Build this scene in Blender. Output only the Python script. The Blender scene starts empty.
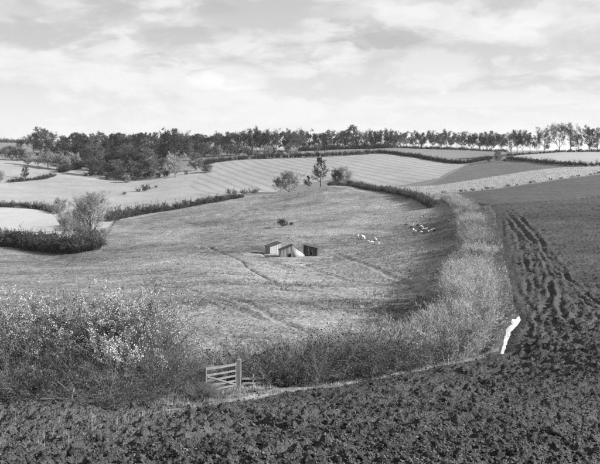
import bpy, math, random
import numpy as np
from mathutils import Vector

SC = bpy.context.scene
COL = SC.collection
R = math.radians

# ------------------------------------------------------------------ camera
F, HORIZON, CZ = 824.0, 138.0, 28.0          # focal length and horizon line in photo pixels, eye height
cam_d = bpy.data.cameras.new('camera')
cam = bpy.data.objects.new('camera', cam_d)
COL.objects.link(cam)
cam.location = (0, 0, CZ)
cam.rotation_euler = (R(90), 0, 0)
cam_d.sensor_fit = 'HORIZONTAL'
cam_d.sensor_width = 36.0
cam_d.lens = 36.0 * F / 600.0
cam_d.shift_y = -(232.0 - HORIZON) / 600.0   # rising-front view camera: level back, lens shifted
cam_d.clip_start = 0.1
cam_d.clip_end = 20000
SC.camera = cam

# ------------------------------------------------------------------ world and sun
SKY_OFF = (2.3, 5.1, 0.7)
SUN_EL, SUN_AZ = 26.0, -10.0                   # azimuth measured from +X towards +Y
to_sun = Vector((math.cos(R(SUN_EL)) * math.cos(R(SUN_AZ)), math.cos(R(SUN_EL)) * math.sin(R(SUN_AZ)), math.sin(R(SUN_EL))))
world = bpy.data.worlds.new('World')
SC.world = world
world.use_nodes = True
nt = world.node_tree
for n in list(nt.nodes):
    nt.nodes.remove(n)
def N(tree, kind, **kw):
    n = tree.nodes.new(kind)
    for k, v in kw.items():
        setattr(n, k, v)
    return n
def math_node(tree, op, a, b=None, c=None, clamp=False):
    n = tree.nodes.new('ShaderNodeMath'); n.operation = op; n.use_clamp = clamp
    for i, v in enumerate((a, b, c)):
        if v is None: continue
        if isinstance(v, (int, float)): n.inputs[i].default_value = v
        else: tree.links.new(v, n.inputs[i])
    return n.outputs[0]
def maprange(tree, v, a, b, c=0.0, d=1.0, smooth=True):
    n = tree.nodes.new('ShaderNodeMapRange')
    n.interpolation_type = 'SMOOTHSTEP' if smooth else 'LINEAR'
    tree.links.new(v, n.inputs[0])
    for i, x in enumerate((a, b, c, d)): n.inputs[i + 1].default_value = x
    return n.outputs[0]
sky = N(nt, 'ShaderNodeTexSky', sky_type='NISHITA', sun_disc=False)
sky.sun_elevation = R(SUN_EL); sky.sun_rotation = R(90 - SUN_AZ)
sky.dust_density = 2.0; sky.air_density = 1.0
bw = N(nt, 'ShaderNodeRGBToBW')               # the photograph is on black and white film
nt.links.new(sky.outputs[0], bw.inputs[0])
tc = N(nt, 'ShaderNodeTexCoord')
sep = N(nt, 'ShaderNodeSeparateXYZ'); nt.links.new(tc.outputs['Generated'], sep.inputs[0])
# clouds: a flat broken layer overhead plus heaped clouds seen from the side
def mixf(fac, a, b):
    m = N(nt, 'ShaderNodeMix'); m.data_type = 'FLOAT'
    for s_, v in ((0, fac), (2, a), (3, b)):
        if isinstance(v, (int, float)): m.inputs[s_].default_value = v
        else: nt.links.new(v, m.inputs[s_])
    return m.outputs[0]
zc = math_node(nt, 'MAXIMUM', sep.outputs[2], 0.0)
den = math_node(nt, 'ADD', zc, 0.16)
cx = math_node(nt, 'DIVIDE', sep.outputs[0], den)
cy = math_node(nt, 'DIVIDE', sep.outputs[1], den)
comb = N(nt, 'ShaderNodeCombineXYZ'); nt.links.new(cx, comb.inputs[0]); nt.links.new(cy, comb.inputs[1])
def cloud_noise(src, scale, detail, rough, off, dist=0.0, stretch=(1, 1, 1)):
    mp = N(nt, 'ShaderNodeMapping'); mp.inputs['Location'].default_value = off; mp.inputs['Scale'].default_value = stretch
    nt.links.new(src, mp.inputs[0])
    nn = N(nt, 'ShaderNodeTexNoise'); nn.inputs['Scale'].default_value = scale
    nn.inputs['Detail'].default_value = detail; nn.inputs['Roughness'].default_value = rough
    nn.inputs['Distortion'].default_value = dist
    nt.links.new(mp.outputs[0], nn.inputs['Vector'])
    return nn.outputs['Fac']
gen = tc.outputs['Generated']
layer = cloud_noise(comb.outputs[0], 1.15, 9.0, 0.56, (3.1, 1.7, 0.0), 0.2)
heap = cloud_noise(gen, 7.0, 10.0, 0.55, SKY_OFF, 0.35, (1, 1, 2.6))
puff = cloud_noise(gen, 19.0, 8.0, 0.58, (4.4, 8.2, 1.3), 0.5, (1, 1, 2.2))
body = math_node(nt, 'ADD', math_node(nt, 'MULTIPLY', heap, 0.72), math_node(nt, 'MULTIPLY', puff, 0.28))
cover = maprange(nt, math_node(nt, 'ADD', math_node(nt, 'MULTIPLY', layer, 0.5), math_node(nt, 'MULTIPLY', body, 0.5)), 0.42, 0.53)
under = cloud_noise(gen, 7.0, 10.0, 0.55, (SKY_OFF[0], SKY_OFF[1], SKY_OFF[2] + 0.075), 0.35, (1, 1, 2.6))   # the same heaps a little higher up: shade from above
lit = maprange(nt, math_node(nt, 'SUBTRACT', body, math_node(nt, 'MULTIPLY', under, 0.9)), -0.06, 0.12)
cl = math_node(nt, 'ADD', math_node(nt, 'MULTIPLY', lit, 2.2), 6.7)
cl = math_node(nt, 'ADD', cl, math_node(nt, 'MULTIPLY', math_node(nt, 'SUBTRACT', puff, 0.5), 3.0))
# single heaped clouds and grey banks at their places in the sky: azimuth, height, widths (radians), brightness
azm = math_node(nt, 'ARCTAN2', sep.outputs[0], sep.outputs[1])
elv = math_node(nt, 'ARCSINE', sep.outputs[2])
wob1 = math_node(nt, 'MULTIPLY', math_node(nt, 'SUBTRACT', puff, 0.5), 7.0)
wob2 = math_node(nt, 'MULTIPLY', math_node(nt, 'SUBTRACT', heap, 0.5), 5.0)
def bank(src, px, py, wx, wy, amt):
    a0 = math.atan2(px - 300, F); e0 = math.atan2(HORIZON - py, F)
    u = math_node(nt, 'DIVIDE', math_node(nt, 'SUBTRACT', azm, a0), wx / F); v = math_node(nt, 'DIVIDE', math_node(nt, 'SUBTRACT', elv, e0), wy / F)
    r2 = math_node(nt, 'ADD', math_node(nt, 'MULTIPLY', u, u), math_node(nt, 'MULTIPLY', v, v))
    r2 = math_node(nt, 'ADD', r2, math_node(nt, 'ADD', wob1, wob2))
    f_ = maprange(nt, r2, 0.1, 1.9, 1.0, 0.0)
    return math_node(nt, 'ADD', src, math_node(nt, 'MULTIPLY', f_, amt))
veil = math_node(nt, 'SUBTRACT', 1.0, math_node(nt, 'EXPONENT', math_node(nt, 'DIVIDE', -0.13, math_node(nt, 'ADD', zc, 0.06))))   # a thin high veil, seen edge-on near the horizon
sk = mixf(veil, bw.outputs[0], 8.7)
sk = mixf(math_node(nt, 'MULTIPLY', cover, math_node(nt, 'ADD', 0.45, math_node(nt, 'MULTIPLY', veil, 0.4))), sk, cl)
hz = maprange(nt, sep.outputs[2], 0.0, 0.10, 1.0, 0.0)
sk = mixf(math_node(nt, 'MULTIPLY', hz, 0.7), sk, 8.7)
for args in ((235, 79, 26, 12, 1.15), (205, 82, 16, 8, .9), (432, 68, 34, 16, 1.1), (395, 14, 40, 12, .9), (380, 34, 44, 14, -1.0), (60, 36, 50, 12, -.5), (190, 36, 32, 8, -.5), (300, 58, 60, 9, -.5), (130, 62, 60, 7, -.6), (520, 30, 50, 12, .8), (560, 84, 60, 7, -.6), (140, 8, 70, 9, -.4), (500, 100, 70, 6, .6)):
    sk = bank(sk, *args)
bg = N(nt, 'ShaderNodeBackground'); bg.inputs[1].default_value = 0.05
nt.links.new(sk, bg.inputs[0])
wo = N(nt, 'ShaderNodeOutputWorld'); nt.links.new(bg.outputs[0], wo.inputs[0])

sun_d = bpy.data.lights.new('sun', 'SUN')
sun_d.energy = 5.0; sun_d.angle = R(0.6); sun_d.color = (1, 1, 1)
sun = bpy.data.objects.new('sun', sun_d); COL.objects.link(sun)
sun.location = to_sun * 300
sun.rotation_euler = (-to_sun).to_track_quat('-Z', 'Y').to_euler()

SC.view_settings.view_transform = 'Standard'
SC.view_settings.look = 'None'
SC.view_settings.gamma = 1.0
SC.view_settings.use_curve_mapping = False
SC.view_settings.exposure = 1.1
SC.render.engine = 'CYCLES'
SC.cycles.max_bounces = 4
SC.cycles.diffuse_bounces = 2
SC.cycles.sample_clamp_indirect = 2.0
SC.cycles.sample_clamp_direct = 5.0
SC.cycles.use_denoising = False

# ------------------------------------------------------------------ numbers
rng = np.random.default_rng(7)
def _hash(ix, iy, s):
    h = (ix.astype(np.int64) * 374761393 + iy.astype(np.int64) * 668265263 + s * 974711) & 0xffffffff
    h = ((h ^ (h >> 13)) * 1274126177) & 0xffffffff
    return ((h ^ (h >> 16)) & 0xffff) / 65535.0
def vnoise(x, y, s=0):
    ix = np.floor(x); iy = np.floor(y); fx = x - ix; fy = y - iy
    fx = fx * fx * (3 - 2 * fx); fy = fy * fy * (3 - 2 * fy)
    a = _hash(ix, iy, s); b = _hash(ix + 1, iy, s); c = _hash(ix, iy + 1, s); d = _hash(ix + 1, iy + 1, s)
    return (a * (1 - fx) + b * fx) * (1 - fy) + (c * (1 - fx) + d * fx) * fy
def fbm(x, y, oct=4, s=0, gain=0.5):
    t = 0; amp = 1; tot = 0
    for i in range(oct):
        t = t + amp * (vnoise(x, y, s + i * 17) - 0.5); tot += amp
        c, sn = math.cos(0.7), math.sin(0.7)
        x, y = (x * c - y * sn) * 2.03 + 11.3, (x * sn + y * c) * 2.03 - 4.7
        amp *= gain
    return t / tot * 2

# control points of the land: photo column, photo row, distance (metres); heights follow from the rays
CP = [
 # ploughed foreground
 (300,464,15),(0,464,16),(600,464,15),(-150,470,16),(750,464,15),(300,425,23),(0,425,26),(150,420,27),(600,400,30),(450,400,29),
 (222,390,36),(205,397,33.4),(330,384,40),(100,412,29),(20,408,28),(400,371,46),(450,360,50),(600,350,45),(750,350,45),(-150,420,27),
 (500,355,51.9),(512,333,58),(520,316,63),(600,300,75),(750,300,72),(540,320,61),(505,290,80),(560,270,96),
 (600,250,110),(750,250,108),(500,250,115),(600,220,150),(750,215,150),(490,210,180),(600,197,200),(750,192,205),
 (480,195,225),(600,180,260),(540,188,240),(750,176,255),
 # pasture
 (222,340,55),(330,350,55),(400,340,62),(450,330,63),(100,340,52),(-50,345,50),(222,300,85),(120,300,85),(330,300,87),(400,300,90),(455,290,88),
 (222,270,120),(290,250,160),(400,260,130),(440,260,124),(445,230,162),(330,275,120),(0,275,130),(100,275,125),(-150,275,130),
 (0,257,165),(100,256,165),(150,240,190),(-150,255,170),(290,225,205),(360,240,170),(425,228,177),(440,215,197),(380,210,222),
 (180,225,225),(150,218,250),(115,222,240),(240,198,290),(200,205,275),(300,200,260),(300,192,285),(330,186,302),(360,188,292),(400,196,252),(430,203,222),
 # left valley side
 (50,252,182),(30,225,232),(0,225,230),(70,226,222),(60,213,265),(0,208,268),(30,195,330),(80,200,310),(30,180,390),(30,165,450),(0,160,465),(-150,200,300),(-150,160,460),
 (110,192,350),(80,172,430),(130,180,410),(150,200,312),
 # striped field and hidden dip behind the crest
 (180,190,345),(250,180,378),(250,168,430),(250,160,470),(200,172,420),(190,184,372),(350,175,372),(350,160,440),(300,170,405),(380,153,480),(440,180,332),(420,170,375),
 (450,165,400),(470,159,430),(330,187.6,330),(290,192,325),(375,189.5,318),
 # right: pale strip, dark slope, upper field
 (440,191,258),(480,188,256),(540,180,268),(600,172,290),(600,166,318),(500,178,300),(440,186,290),(500,170,345),(540,166,338),(750,165,300),(500,160,400),(560,161,372),(600,157,385),
 (500,153,470),(560,152,425),(600,151,432),(750,150,430),
 # ridge and far land
 (400,148,560),(450,150,545),(340,149,545),(300,151,545),(250,152,540),(200,156,505),(150,160,480),(120,170,450),(100,150,540),(50,150,560),(0,149,600),(-150,150,560),
 (560,158,640),(450,155,800),(300,154,800),(150,152,800),(700,158,640),(0,145,900),(0,140.6,1700),(150,144,1700),(300,153,1700),(450,155,1700),(600,156,1700),(-200,140.6,1700),(800,156,1700),
 (300,153,5000),(-200,139.5,5000),(0,140,5000),(600,155,5000),(800,155,5000),
 # behind and below the camera
]
WP = [(0, 0, CZ - 1.9), (-12, -12, CZ + 0.4), (12, -12, CZ + 0.4), (-9, 5, CZ - 3.3), (9, 5, CZ - 3.3)]
pts = [((px - 300) / F * d, d, CZ + (HORIZON - py) / F * d) for px, py, d in CP] + WP
pts = np.array(pts)
def UV(x, y):
    q = np.maximum(y + 22.0, 1.0)
    return 2.6 * x / q, np.log(q)
cu, cv = UV(pts[:, 0], pts[:, 1])
n = len(pts)
def _phi(r2): return 0.5 * r2 * np.log(r2 + 1e-12)
K = _phi((cu[:, None] - cu) ** 2 + (cv[:, None] - cv) ** 2) + np.eye(n) * 0.0008
Pm = np.stack([np.ones(n), cu, cv], 1)
A = np.zeros((n + 3, n + 3)); A[:n, :n] = K; A[:n, n:] = Pm; A[n:, :n] = Pm.T
W = np.linalg.solve(A, np.concatenate([pts[:, 2], np.zeros(3)]))
def zbase(x, y):
    x = np.asarray(x, float); y = np.asarray(y, float)
    sh = x.shape; x = x.ravel(); y = y.ravel()
    out = np.empty(len(x))
    for i in range(0, len(x), 40000):
        u, v = UV(x[i:i + 40000], y[i:i + 40000])
        out[i:i + 40000] = _phi((u[:, None] - cu) ** 2 + (v[:, None] - cv) ** 2) @ W[:n] + W[n] + W[n + 1] * u + W[n + 2] * v
    return out.reshape(sh)
_D = np.exp(np.linspace(math.log(4), math.log(4000), 2600))
def at(px, py):
    """world point of the land seen at a photo pixel (first hit of the ray)"""
    x = (px - 300) / F * _D; z = CZ + (HORIZON - py) / F * _D
    hit = np.nonzero(z <= zbase(x, _D))[0]
    i = hit[0] if len(hit) else len(_D) - 1
    d = _D[i]
    return np.array([(px - 300) / F * d, d, float(zbase(x[i], d))])
def on(x, y, dz=0.0): return (float(x), float(y), float(zbase(x, y)) + dz)
def line(pix): return np.array([at(*p)[:2] for p in pix])
def seg_dist(x, y, pl):
    """distance to a polyline and side offset along it"""
    best = np.full(x.shape, 1e9)
    for (ax, ay), (bx, by) in zip(pl[:-1], pl[1:]):
        dx, dy = bx - ax, by - ay
        t = np.clip(((x - ax) * dx + (y - ay) * dy) / (dx * dx + dy * dy + 1e-9), 0, 1)
        best = np.minimum(best, np.hypot(x - ax - t * dx, y - ay - t * dy))
    return best
def smooth_line(pl, k=6):
    p = np.vstack([2 * pl[0] - pl[1], pl, 2 * pl[-1] - pl[-2]]); out = []
    for i in range(1, len(p) - 2):
        for t in np.arange(k) / k:
            out.append(0.5 * (2 * p[i] + (p[i + 1] - p[i - 1]) * t + (2 * p[i - 1] - 5 * p[i] + 4 * p[i + 1] - p[i + 2]) * t * t + (3 * p[i] - p[i - 1] - 3 * p[i + 1] + p[i + 2]) * t ** 3))
    out.append(pl[-1]); return np.array(out)
def inside(x, y, poly):
    r = np.zeros(x.shape, bool)
    for (ax, ay), (bx, by) in zip(poly, np.roll(poly, -1, 0)):
        c = ((ay > y) != (by > y)) & (x < (bx - ax) * (y - ay) / (by - ay + 1e-12) + ax)
        r ^= c
    return r

# ------------------------------------------------------------------ mesh helpers
def mesh_of(name, verts, quads=None, tris=None, smooth=False):
    me = bpy.data.meshes.new(name)
    verts = np.asarray(verts, np.float32).reshape(-1, 3)
    q = np.zeros((0, 4), np.int32) if quads is None or len(quads) == 0 else np.asarray(quads, np.int32).reshape(-1, 4)
    t = np.zeros((0, 3), np.int32) if tris is None or len(tris) == 0 else np.asarray(tris, np.int32).reshape(-1, 3)
    me.vertices.add(len(verts)); me.vertices.foreach_set('co', verts.ravel())
    me.loops.add(q.size + t.size); me.loops.foreach_set('vertex_index', np.concatenate([q.ravel(), t.ravel()]))
    me.polygons.add(len(q) + len(t))
    st = np.concatenate([np.arange(len(q)) * 4, q.size + np.arange(len(t)) * 3]).astype(np.int32)
    me.polygons.foreach_set('loop_start', st)
    me.polygons.foreach_set('loop_total', np.concatenate([np.full(len(q), 4), np.full(len(t), 3)]).astype(np.int32))
    if smooth: me.polygons.foreach_set('use_smooth', np.ones(len(q) + len(t), bool))
    me.update(calc_edges=True)
    return me
class Buf:
    """collects vertex and face arrays"""
    def __init__(s): s.v = []; s.q = []; s.t = []; s.n = 0
    def add(s, v, q=None, t=None):
        v = np.asarray(v, float).reshape(-1, 3)
        if q is not None and len(q): s.q.append(np.asarray(q).reshape(-1, 4) + s.n)
        if t is not None and len(t): s.t.append(np.asarray(t).reshape(-1, 3) + s.n)
        s.v.append(v); s.n += len(v)
    def mesh(s, name, smooth=False):
        return mesh_of(name, np.concatenate(s.v), np.concatenate(s.q) if s.q else None, np.concatenate(s.t) if s.t else None, smooth)
def tubes(c, r, k=4):
    """c (n,m,3) centre lines, r (n,m) radii -> verts, quads"""
    n_, m, _ = c.shape
    tan = np.gradient(c, axis=1); tan /= np.linalg.norm(tan, axis=2, keepdims=True) + 1e-9
    ref = np.where(np.abs(tan[:, :1, 2:3]) > 0.8, np.array([1.0, 0, 0]), np.array([0, 0, 1.0]))
    a = np.cross(tan, np.broadcast_to(ref, tan.shape)); a /= np.linalg.norm(a, axis=2, keepdims=True) + 1e-9
    b = np.cross(tan, a)
    th = np.arange(k) / k * 2 * math.pi
    v = c[:, :, None] + r[:, :, None, None] * (a[:, :, None] * np.cos(th)[:, None] + b[:, :, None] * np.sin(th)[:, None])
    idx = np.arange(n_ * m * k).reshape(n_, m, k)
    i0 = idx[:, :-1]; i1 = idx[:, 1:]
    q = np.stack([i0, np.roll(i0, -1, 2), np.roll(i1, -1, 2), i1], -1)
    return v.reshape(-1, 3), q.reshape(-1, 4)
def unit(v): return v / (np.linalg.norm(v, axis=-1, keepdims=True) + 1e-9)
def leaves(P, size, g, aspect=1.6, up=0.3):
    """small folded leaf faces at points P"""
    n_ = len(P); s = size * g.uniform(0.6, 1.3, (n_, 1))
    a = unit(g.normal(size=(n_, 3))); b = unit(np.cross(a, g.normal(size=(n_, 3)) + [0, 0, up]))
    v = np.stack([P - a * s * aspect * .5, P + b * s * .5, P + a * s * aspect * .5, P - b * s * .5], 1)
    return v.reshape(-1, 3), np.arange(n_ * 4).reshape(-1, 4)
def twigs(P, Dr, L, w, g):
    """thin tapering three-cornered twigs from P along Dr"""
    n_ = len(P); side = unit(np.cross(Dr, g.normal(size=(n_, 3)))) * w * 0.5
    v = np.stack([P - side, P + side, P + Dr * L], 1)
    return v.reshape(-1, 3), np.arange(n_ * 3).reshape(-1, 3)
def box_v(x0, x1, y0, y1, z0, z1):
    v = [(x, y, z) for z in (z0, z1) for x, y in ((x0, y0), (x1, y0), (x1, y1), (x0, y1))]
    q = [(3, 2, 1, 0), (4, 5, 6, 7), (0, 1, 5, 4), (1, 2, 6, 5), (2, 3, 7, 6), (3, 0, 4, 7)]
    return np.array(v, float), np.array(q)

# ------------------------------------------------------------------ object helpers
def link(name, me, mat=None, parent=None):
    mats = None
    if not isinstance(me, bpy.types.Mesh):
        mats, me = me.mats, me.me
        while len(me.materials) < len(mats) and not me.get('slots'): me.materials.append(None)
        me['slots'] = 1
    o = bpy.data.objects.new(name, me); COL.objects.link(o)
    if mats is not None:
        for sl, mt in zip(o.material_slots, mats): sl.link = 'OBJECT'; sl.material = mt
        if parent is not None: o.parent = parent
        return o
    if mat is not None and len(me.materials) == 0: me.materials.append(mat)
    if parent is not None: o.parent = parent
    return o
def empty(name, loc, rz=0.0, sc=1.0):
    o = bpy.data.objects.new(name, None); COL.objects.link(o); o.empty_display_size = 0.3
    o.location = loc; o.rotation_euler = (0, 0, rz)
    o.scale = sc if isinstance(sc, (tuple, list)) else (sc, sc, sc)
    return o
def tag(o, label=None, cat=None, group=None, kind=None):
    for k, v in (('label', label), ('category', cat), ('group', group), ('kind', kind)):
        if v: o[k] = v
    return o

# ------------------------------------------------------------------ materials (greys only: black and white film)
def G(v): return (v, v, v, 1)
def material(name, stops, scales, rough=0.9, bump=0.0, bump_scale=8.0, rand=0.0, coords='pos', spec=0.2, stretch=(1, 1, 1), transl=0.0):
    """stops: dark and light grey; scales: (noise scale, weight) pairs"""
    m = bpy.data.materials.new(name); m.use_nodes = True
    t = m.node_tree; p = t.nodes['Principled BSDF']
    p.inputs['Roughness'].default_value = rough
    p.inputs['Specular IOR Level'].default_value = spec
    if coords == 'pos': src = N(t, 'ShaderNodeNewGeometry').outputs['Position']
    else: src = N(t, 'ShaderNodeTexCoord').outputs['Object']
    mp = N(t, 'ShaderNodeMapping'); mp.inputs['Scale'].default_value = stretch
    t.links.new(src, mp.inputs[0]); src = mp.outputs[0]
    acc = None
    for sc_, w in scales:
        nn = N(t, 'ShaderNodeTexNoise'); nn.inputs['Scale'].default_value = sc_; nn.inputs['Detail'].default_value = 4.0
        nn.inputs['Roughness'].default_value = 0.6
        t.links.new(src, nn.inputs['Vector'])
        v = math_node(t, 'MULTIPLY', math_node(t, 'SUBTRACT', nn.outputs['Fac'], 0.5), w)
        acc = v if acc is None else math_node(t, 'ADD', acc, v)
    fac = math_node(t, 'ADD', acc, 0.5, clamp=True)
    if rand:
        oi = N(t, 'ShaderNodeObjectInfo')
        fac = math_node(t, 'ADD', fac, math_node(t, 'MULTIPLY', math_node(t, 'SUBTRACT', oi.outputs['Random'], 0.5), rand), clamp=True)
    mr = maprange(t, fac, 0.0, 1.0, stops[0], stops[1], smooth=False)
    cc = N(t, 'ShaderNodeCombineColor')
    for i in range(3): t.links.new(mr, cc.inputs[i])
    t.links.new(cc.outputs[0], p.inputs['Base Color'])
    if bump:
        bn = N(t, 'ShaderNodeTexNoise'); bn.inputs['Scale'].default_value = bump_scale; bn.inputs['Detail'].default_value = 5.0
        t.links.new(src, bn.inputs['Vector'])
        b = N(t, 'ShaderNodeBump'); b.inputs['Strength'].default_value = 1.0; b.inputs['Distance'].default_value = bump
        t.links.new(bn.outputs['Fac'], b.inputs['Height']); t.links.new(b.outputs[0], p.inputs['Normal'])
    if transl:
        tr = N(t, 'ShaderNodeBsdfTranslucent'); t.links.new(cc.outputs[0], tr.inputs[0])
        mx = N(t, 'ShaderNodeMixShader'); mx.inputs[0].default_value = transl
        t.links.new(p.outputs[0], mx.inputs[1]); t.links.new(tr.outputs[0], mx.inputs[2])
        t.links.new(mx.outputs[0], t.nodes['Material Output'].inputs[0])
    return m
M = {}
M['soil'] = material('ploughed_soil', (0.010, 0.118), ((0.06, 1.0), (0.45, 1.2), (5, 1.4), (26, 1.5)), bump=0.22, bump_scale=14, stretch=(.75, 1.2, 1))
M['crumb'] = material('dry_soil_crumbs', (0.014, 0.15), ((.6, .8), (30, 2.2)))
M['tilth'] = material('harrowed_soil', (0.04, 0.105), ((0.03, .5), (0.25, 1.1), (1.0, 1.4)), bump=0.3, bump_scale=1.4, stretch=(.5, 1.3, 1))
M['pasture'] = material('pasture_grass', (0.06, 0.30), ((0.013, 1.7), (0.09, 1.4), (0.5, 1.2), (3.0, 1.4)), bump=0.30, bump_scale=2.6, stretch=(.8, 1, 1))
M['ditch'] = material('wet_bare_earth', (0.035, 0.09), ((0.3, .6), (3, .6)))
M['valley'] = material('pale_valley_grass', (0.18, 0.36), ((0.012, 1.0), (0.09, .9), (0.5, .6)), bump=0.1, bump_scale=1.2)
M['mound'] = material('short_pale_grass', (0.28, 0.42), ((0.02, .8), (0.2, .7), (1.0, .4)), bump=0.06, bump_scale=1.5)
M['stripe'] = material('mown_hay', (0.18, 0.34), ((0.02, .5), (0.15, .5), (0.8, .5)), bump=0.1, bump_scale=1.0)
M['slope'] = material('rough_dark_grass', (0.07,0.15), ((0.03, .8), (0.2, .8), (1.0, .5)), bump=0.15, bump_scale=1.0)
M['stubble'] = material('pale_stubble', (0.22,0.40), ((0.04, .5), (0.3, .6), (1.5, .7)), bump=0.2, bump_scale=1.5)
M['upper'] = material('pale_upper_field', (0.24,0.38), ((0.02, .6), (0.2, .5)), bump=0.05, bump_scale=1.0)
M['verge'] = material('dry_verge', (0.02, 0.15), ((0.3, .9), (2, 1.2), (9, 1.4), (26, 1.2)), bump=0.22, bump_scale=14)
M['path'] = material('trodden_pale_earth', (0.05,0.20), ((0.35, 1.3), (4, .9)), bump=0.05, bump_scale=9)
M['ground'] = material('far_land', (0.10, 0.22), ((0.006, 1.0), (0.03, .8), (0.3, .4)))
M['rut'] = material('wet_rutted_soil', (0.010, 0.075), ((0.3, .7), (3, 1.2), (14, .9)), bump=0.10, bump_scale=8, rough=.75)
M['silver'] = material('pale_thorn_twigs', (0.20, 0.55), ((0.5, .9), (3, .9)), coords='obj', rand=.5, transl=.15)
M['trodden'] = material('trodden_mud', (0.10, 0.36), ((.25, 1.4), (2, 1.2)), bump=.08, bump_scale=4)
# swaths of hay on the mown field, running with the slope
def add_swaths(m, ang, period, depth):
    t = m.node_tree; p = t.nodes['Principled BSDF']
    col = p.inputs['Base Color'].links[0].from_socket
    geo = N(t, 'ShaderNodeNewGeometry'); mp = N(t, 'ShaderNodeMapping'); mp.inputs['Rotation'].default_value = (0, 0, ang)
    t.links.new(geo.outputs['Position'], mp.inputs[0])
    w = N(t, 'ShaderNodeTexWave'); w.inputs['Scale'].default_value = 0.314 / period * 1.0; w.inputs['Distortion'].default_value = 5.0
    w.inputs['Detail'].default_value = 3; w.inputs['Detail Scale'].default_value = 0.25
    t.links.new(mp.outputs[0], w.inputs[0])
    mr = maprange(t, w.outputs['Fac'], 0.02, 0.5, 1.0 - depth, 1.0)
    mx = N(t, 'ShaderNodeMix'); mx.data_type = 'RGBA'; mx.blend_type = 'MULTIPLY'; mx.inputs[0].default_value = 1.0
    cc = N(t, 'ShaderNodeCombineColor')
    for i in range(3): t.links.new(mr, cc.inputs[i])
    t.links.new(col, mx.inputs[6]); t.links.new(cc.outputs[0], mx.inputs[7]); t.links.new(mx.outputs[2], p.inputs['Base Color'])
add_swaths(M['stripe'], R(-20), 6.0, 0.20)

# ------------------------------------------------------------------ the land
P_ = lambda *a: line(a)
hedge_foot = [(120,420),(200,407),(290,392),(400,374),(470,361),(499,353),(510,333),(516,318),(511,290),(503,250),(494,215),(489,206)]
plough = np.vstack([[(-14, -14)], [at(-40, 470)[:2]], P_((0,456),(90,444)), P_(*hedge_foot[1:]), P_((540,202),(600,197),(700,190)), [(95, 130)], [(60, 60)], [(30, 10)], [(14, -14)]])
path_poly = np.vstack([P_((150,413),(215,401),(290,388),(400,371.5),(470,358.5),(499,350.5)), P_((499,353.5),(470,361.5),(400,374.5),(290,392.5),(215,406),(150,419))])
tilth = np.vstack([P_((489,206),(540,202),(600,197),(700,190),(700,170),(600,174.5),(540,182.5),(480,190.5),(440,194.5),(455,198))])
pasture = np.vstack([P_((-60,405),(0,400),(120,396),(205,397),(236,387),(330,378),(400,366),(445,352),(470,330),(480,290),(478,250),(470,215),(445,203),(415,197),(360,188),(330,186),(300,191),(240,198),(180,210),(115,221),(100,252),(50,254),(0,252),(-80,252))])
verge = np.vstack([P_((-40,470),(0,456),(90,444)), P_(*hedge_foot[1:]), P_((455,198),(445,203),(470,215),(478,250),(480,290),(470,330),(445,352),(400,366),(330,378),(236,387),(205,397),(120,396),(0,400),(-60,405))])
mound = np.vstack([P_((-80,249),(0,249),(50,251),(98,248),(98,239),(62,226),(60,216),(40,210),(0,207),(-80,205))])
stubble = np.vstack([P_((412,195.5),(440,193.5),(480,189.5),(540,181.5),(600,173.5),(700,165),(700,158),(600,165.5),(540,170),(480,179),(440,185.5),(395,187))])
slope = np.vstack([P_((412,187.2),(440,185),(480,178.5),(540,169.5),(600,165),(700,157),(640,162),(590,167),(560,165.5),(520,161),(505,160),(492,158),(470,164),(460,170),(448,177),(430,184))])
upper = np.vstack([P_((505,159.5),(520,160.5),(560,165),(590,166.8),(640,161.5),(700,157),(760,150),(600,152.6),(520,154.5))])
stripe = np.vstack([P_((200,202),(240,195)), [at(300,189)[:2]*1.05], [at(340,184)[:2]*1.06], P_((395,186.5),(440,178),(455,170),(470,164),(455,163.5),(420,158.5),(380,153.5),(300,157.5),(240,159.5),(212,163),(200,172),(190,184))])
valley = np.vstack([P_((-80,204),(0,205),(40,209),(62,214),(64,226),(98,238),(115,220),(180,209),(240,197),(190,186),(200,172),(205,165),(190,170),(130,182),(90,178),(70,170),(40,162),(0,158),(-80,158))])
def wander_line(pl, a, seed):
    g_ = np.random.default_rng(seed); return pl + np.cumsum(g_.normal(0, a, pl.shape), 0) * np.sin(np.linspace(0, math.pi, len(pl)))[:, None]
ditches = [wander_line(d_, a_, k_) for d_, a_, k_ in zip([smooth_line(P_((208,246),(222,253),(240,262),(258,271),(277,282))), smooth_line(P_((228,229),(245,232),(262,229),(279,226))), smooth_line(P_((258,250),(268,256),(280,259)))], (.24, .24, .16), (11, 2, 3))]
puddle_px = [(519,315.5),(521,320),(517,326),(512,331),(509,339),(506,348),(503.5,354.5),(500.5,353.5),(503,345),(505,335),(507,328),(511,324),(512,319),(515.5,319)]
PZ = CZ - 13.62
puddle = np.array([((px - 300) / F * d, d) for px, py in puddle_px for d in [(CZ - PZ) / (py - HORIZON) * F]])
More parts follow.
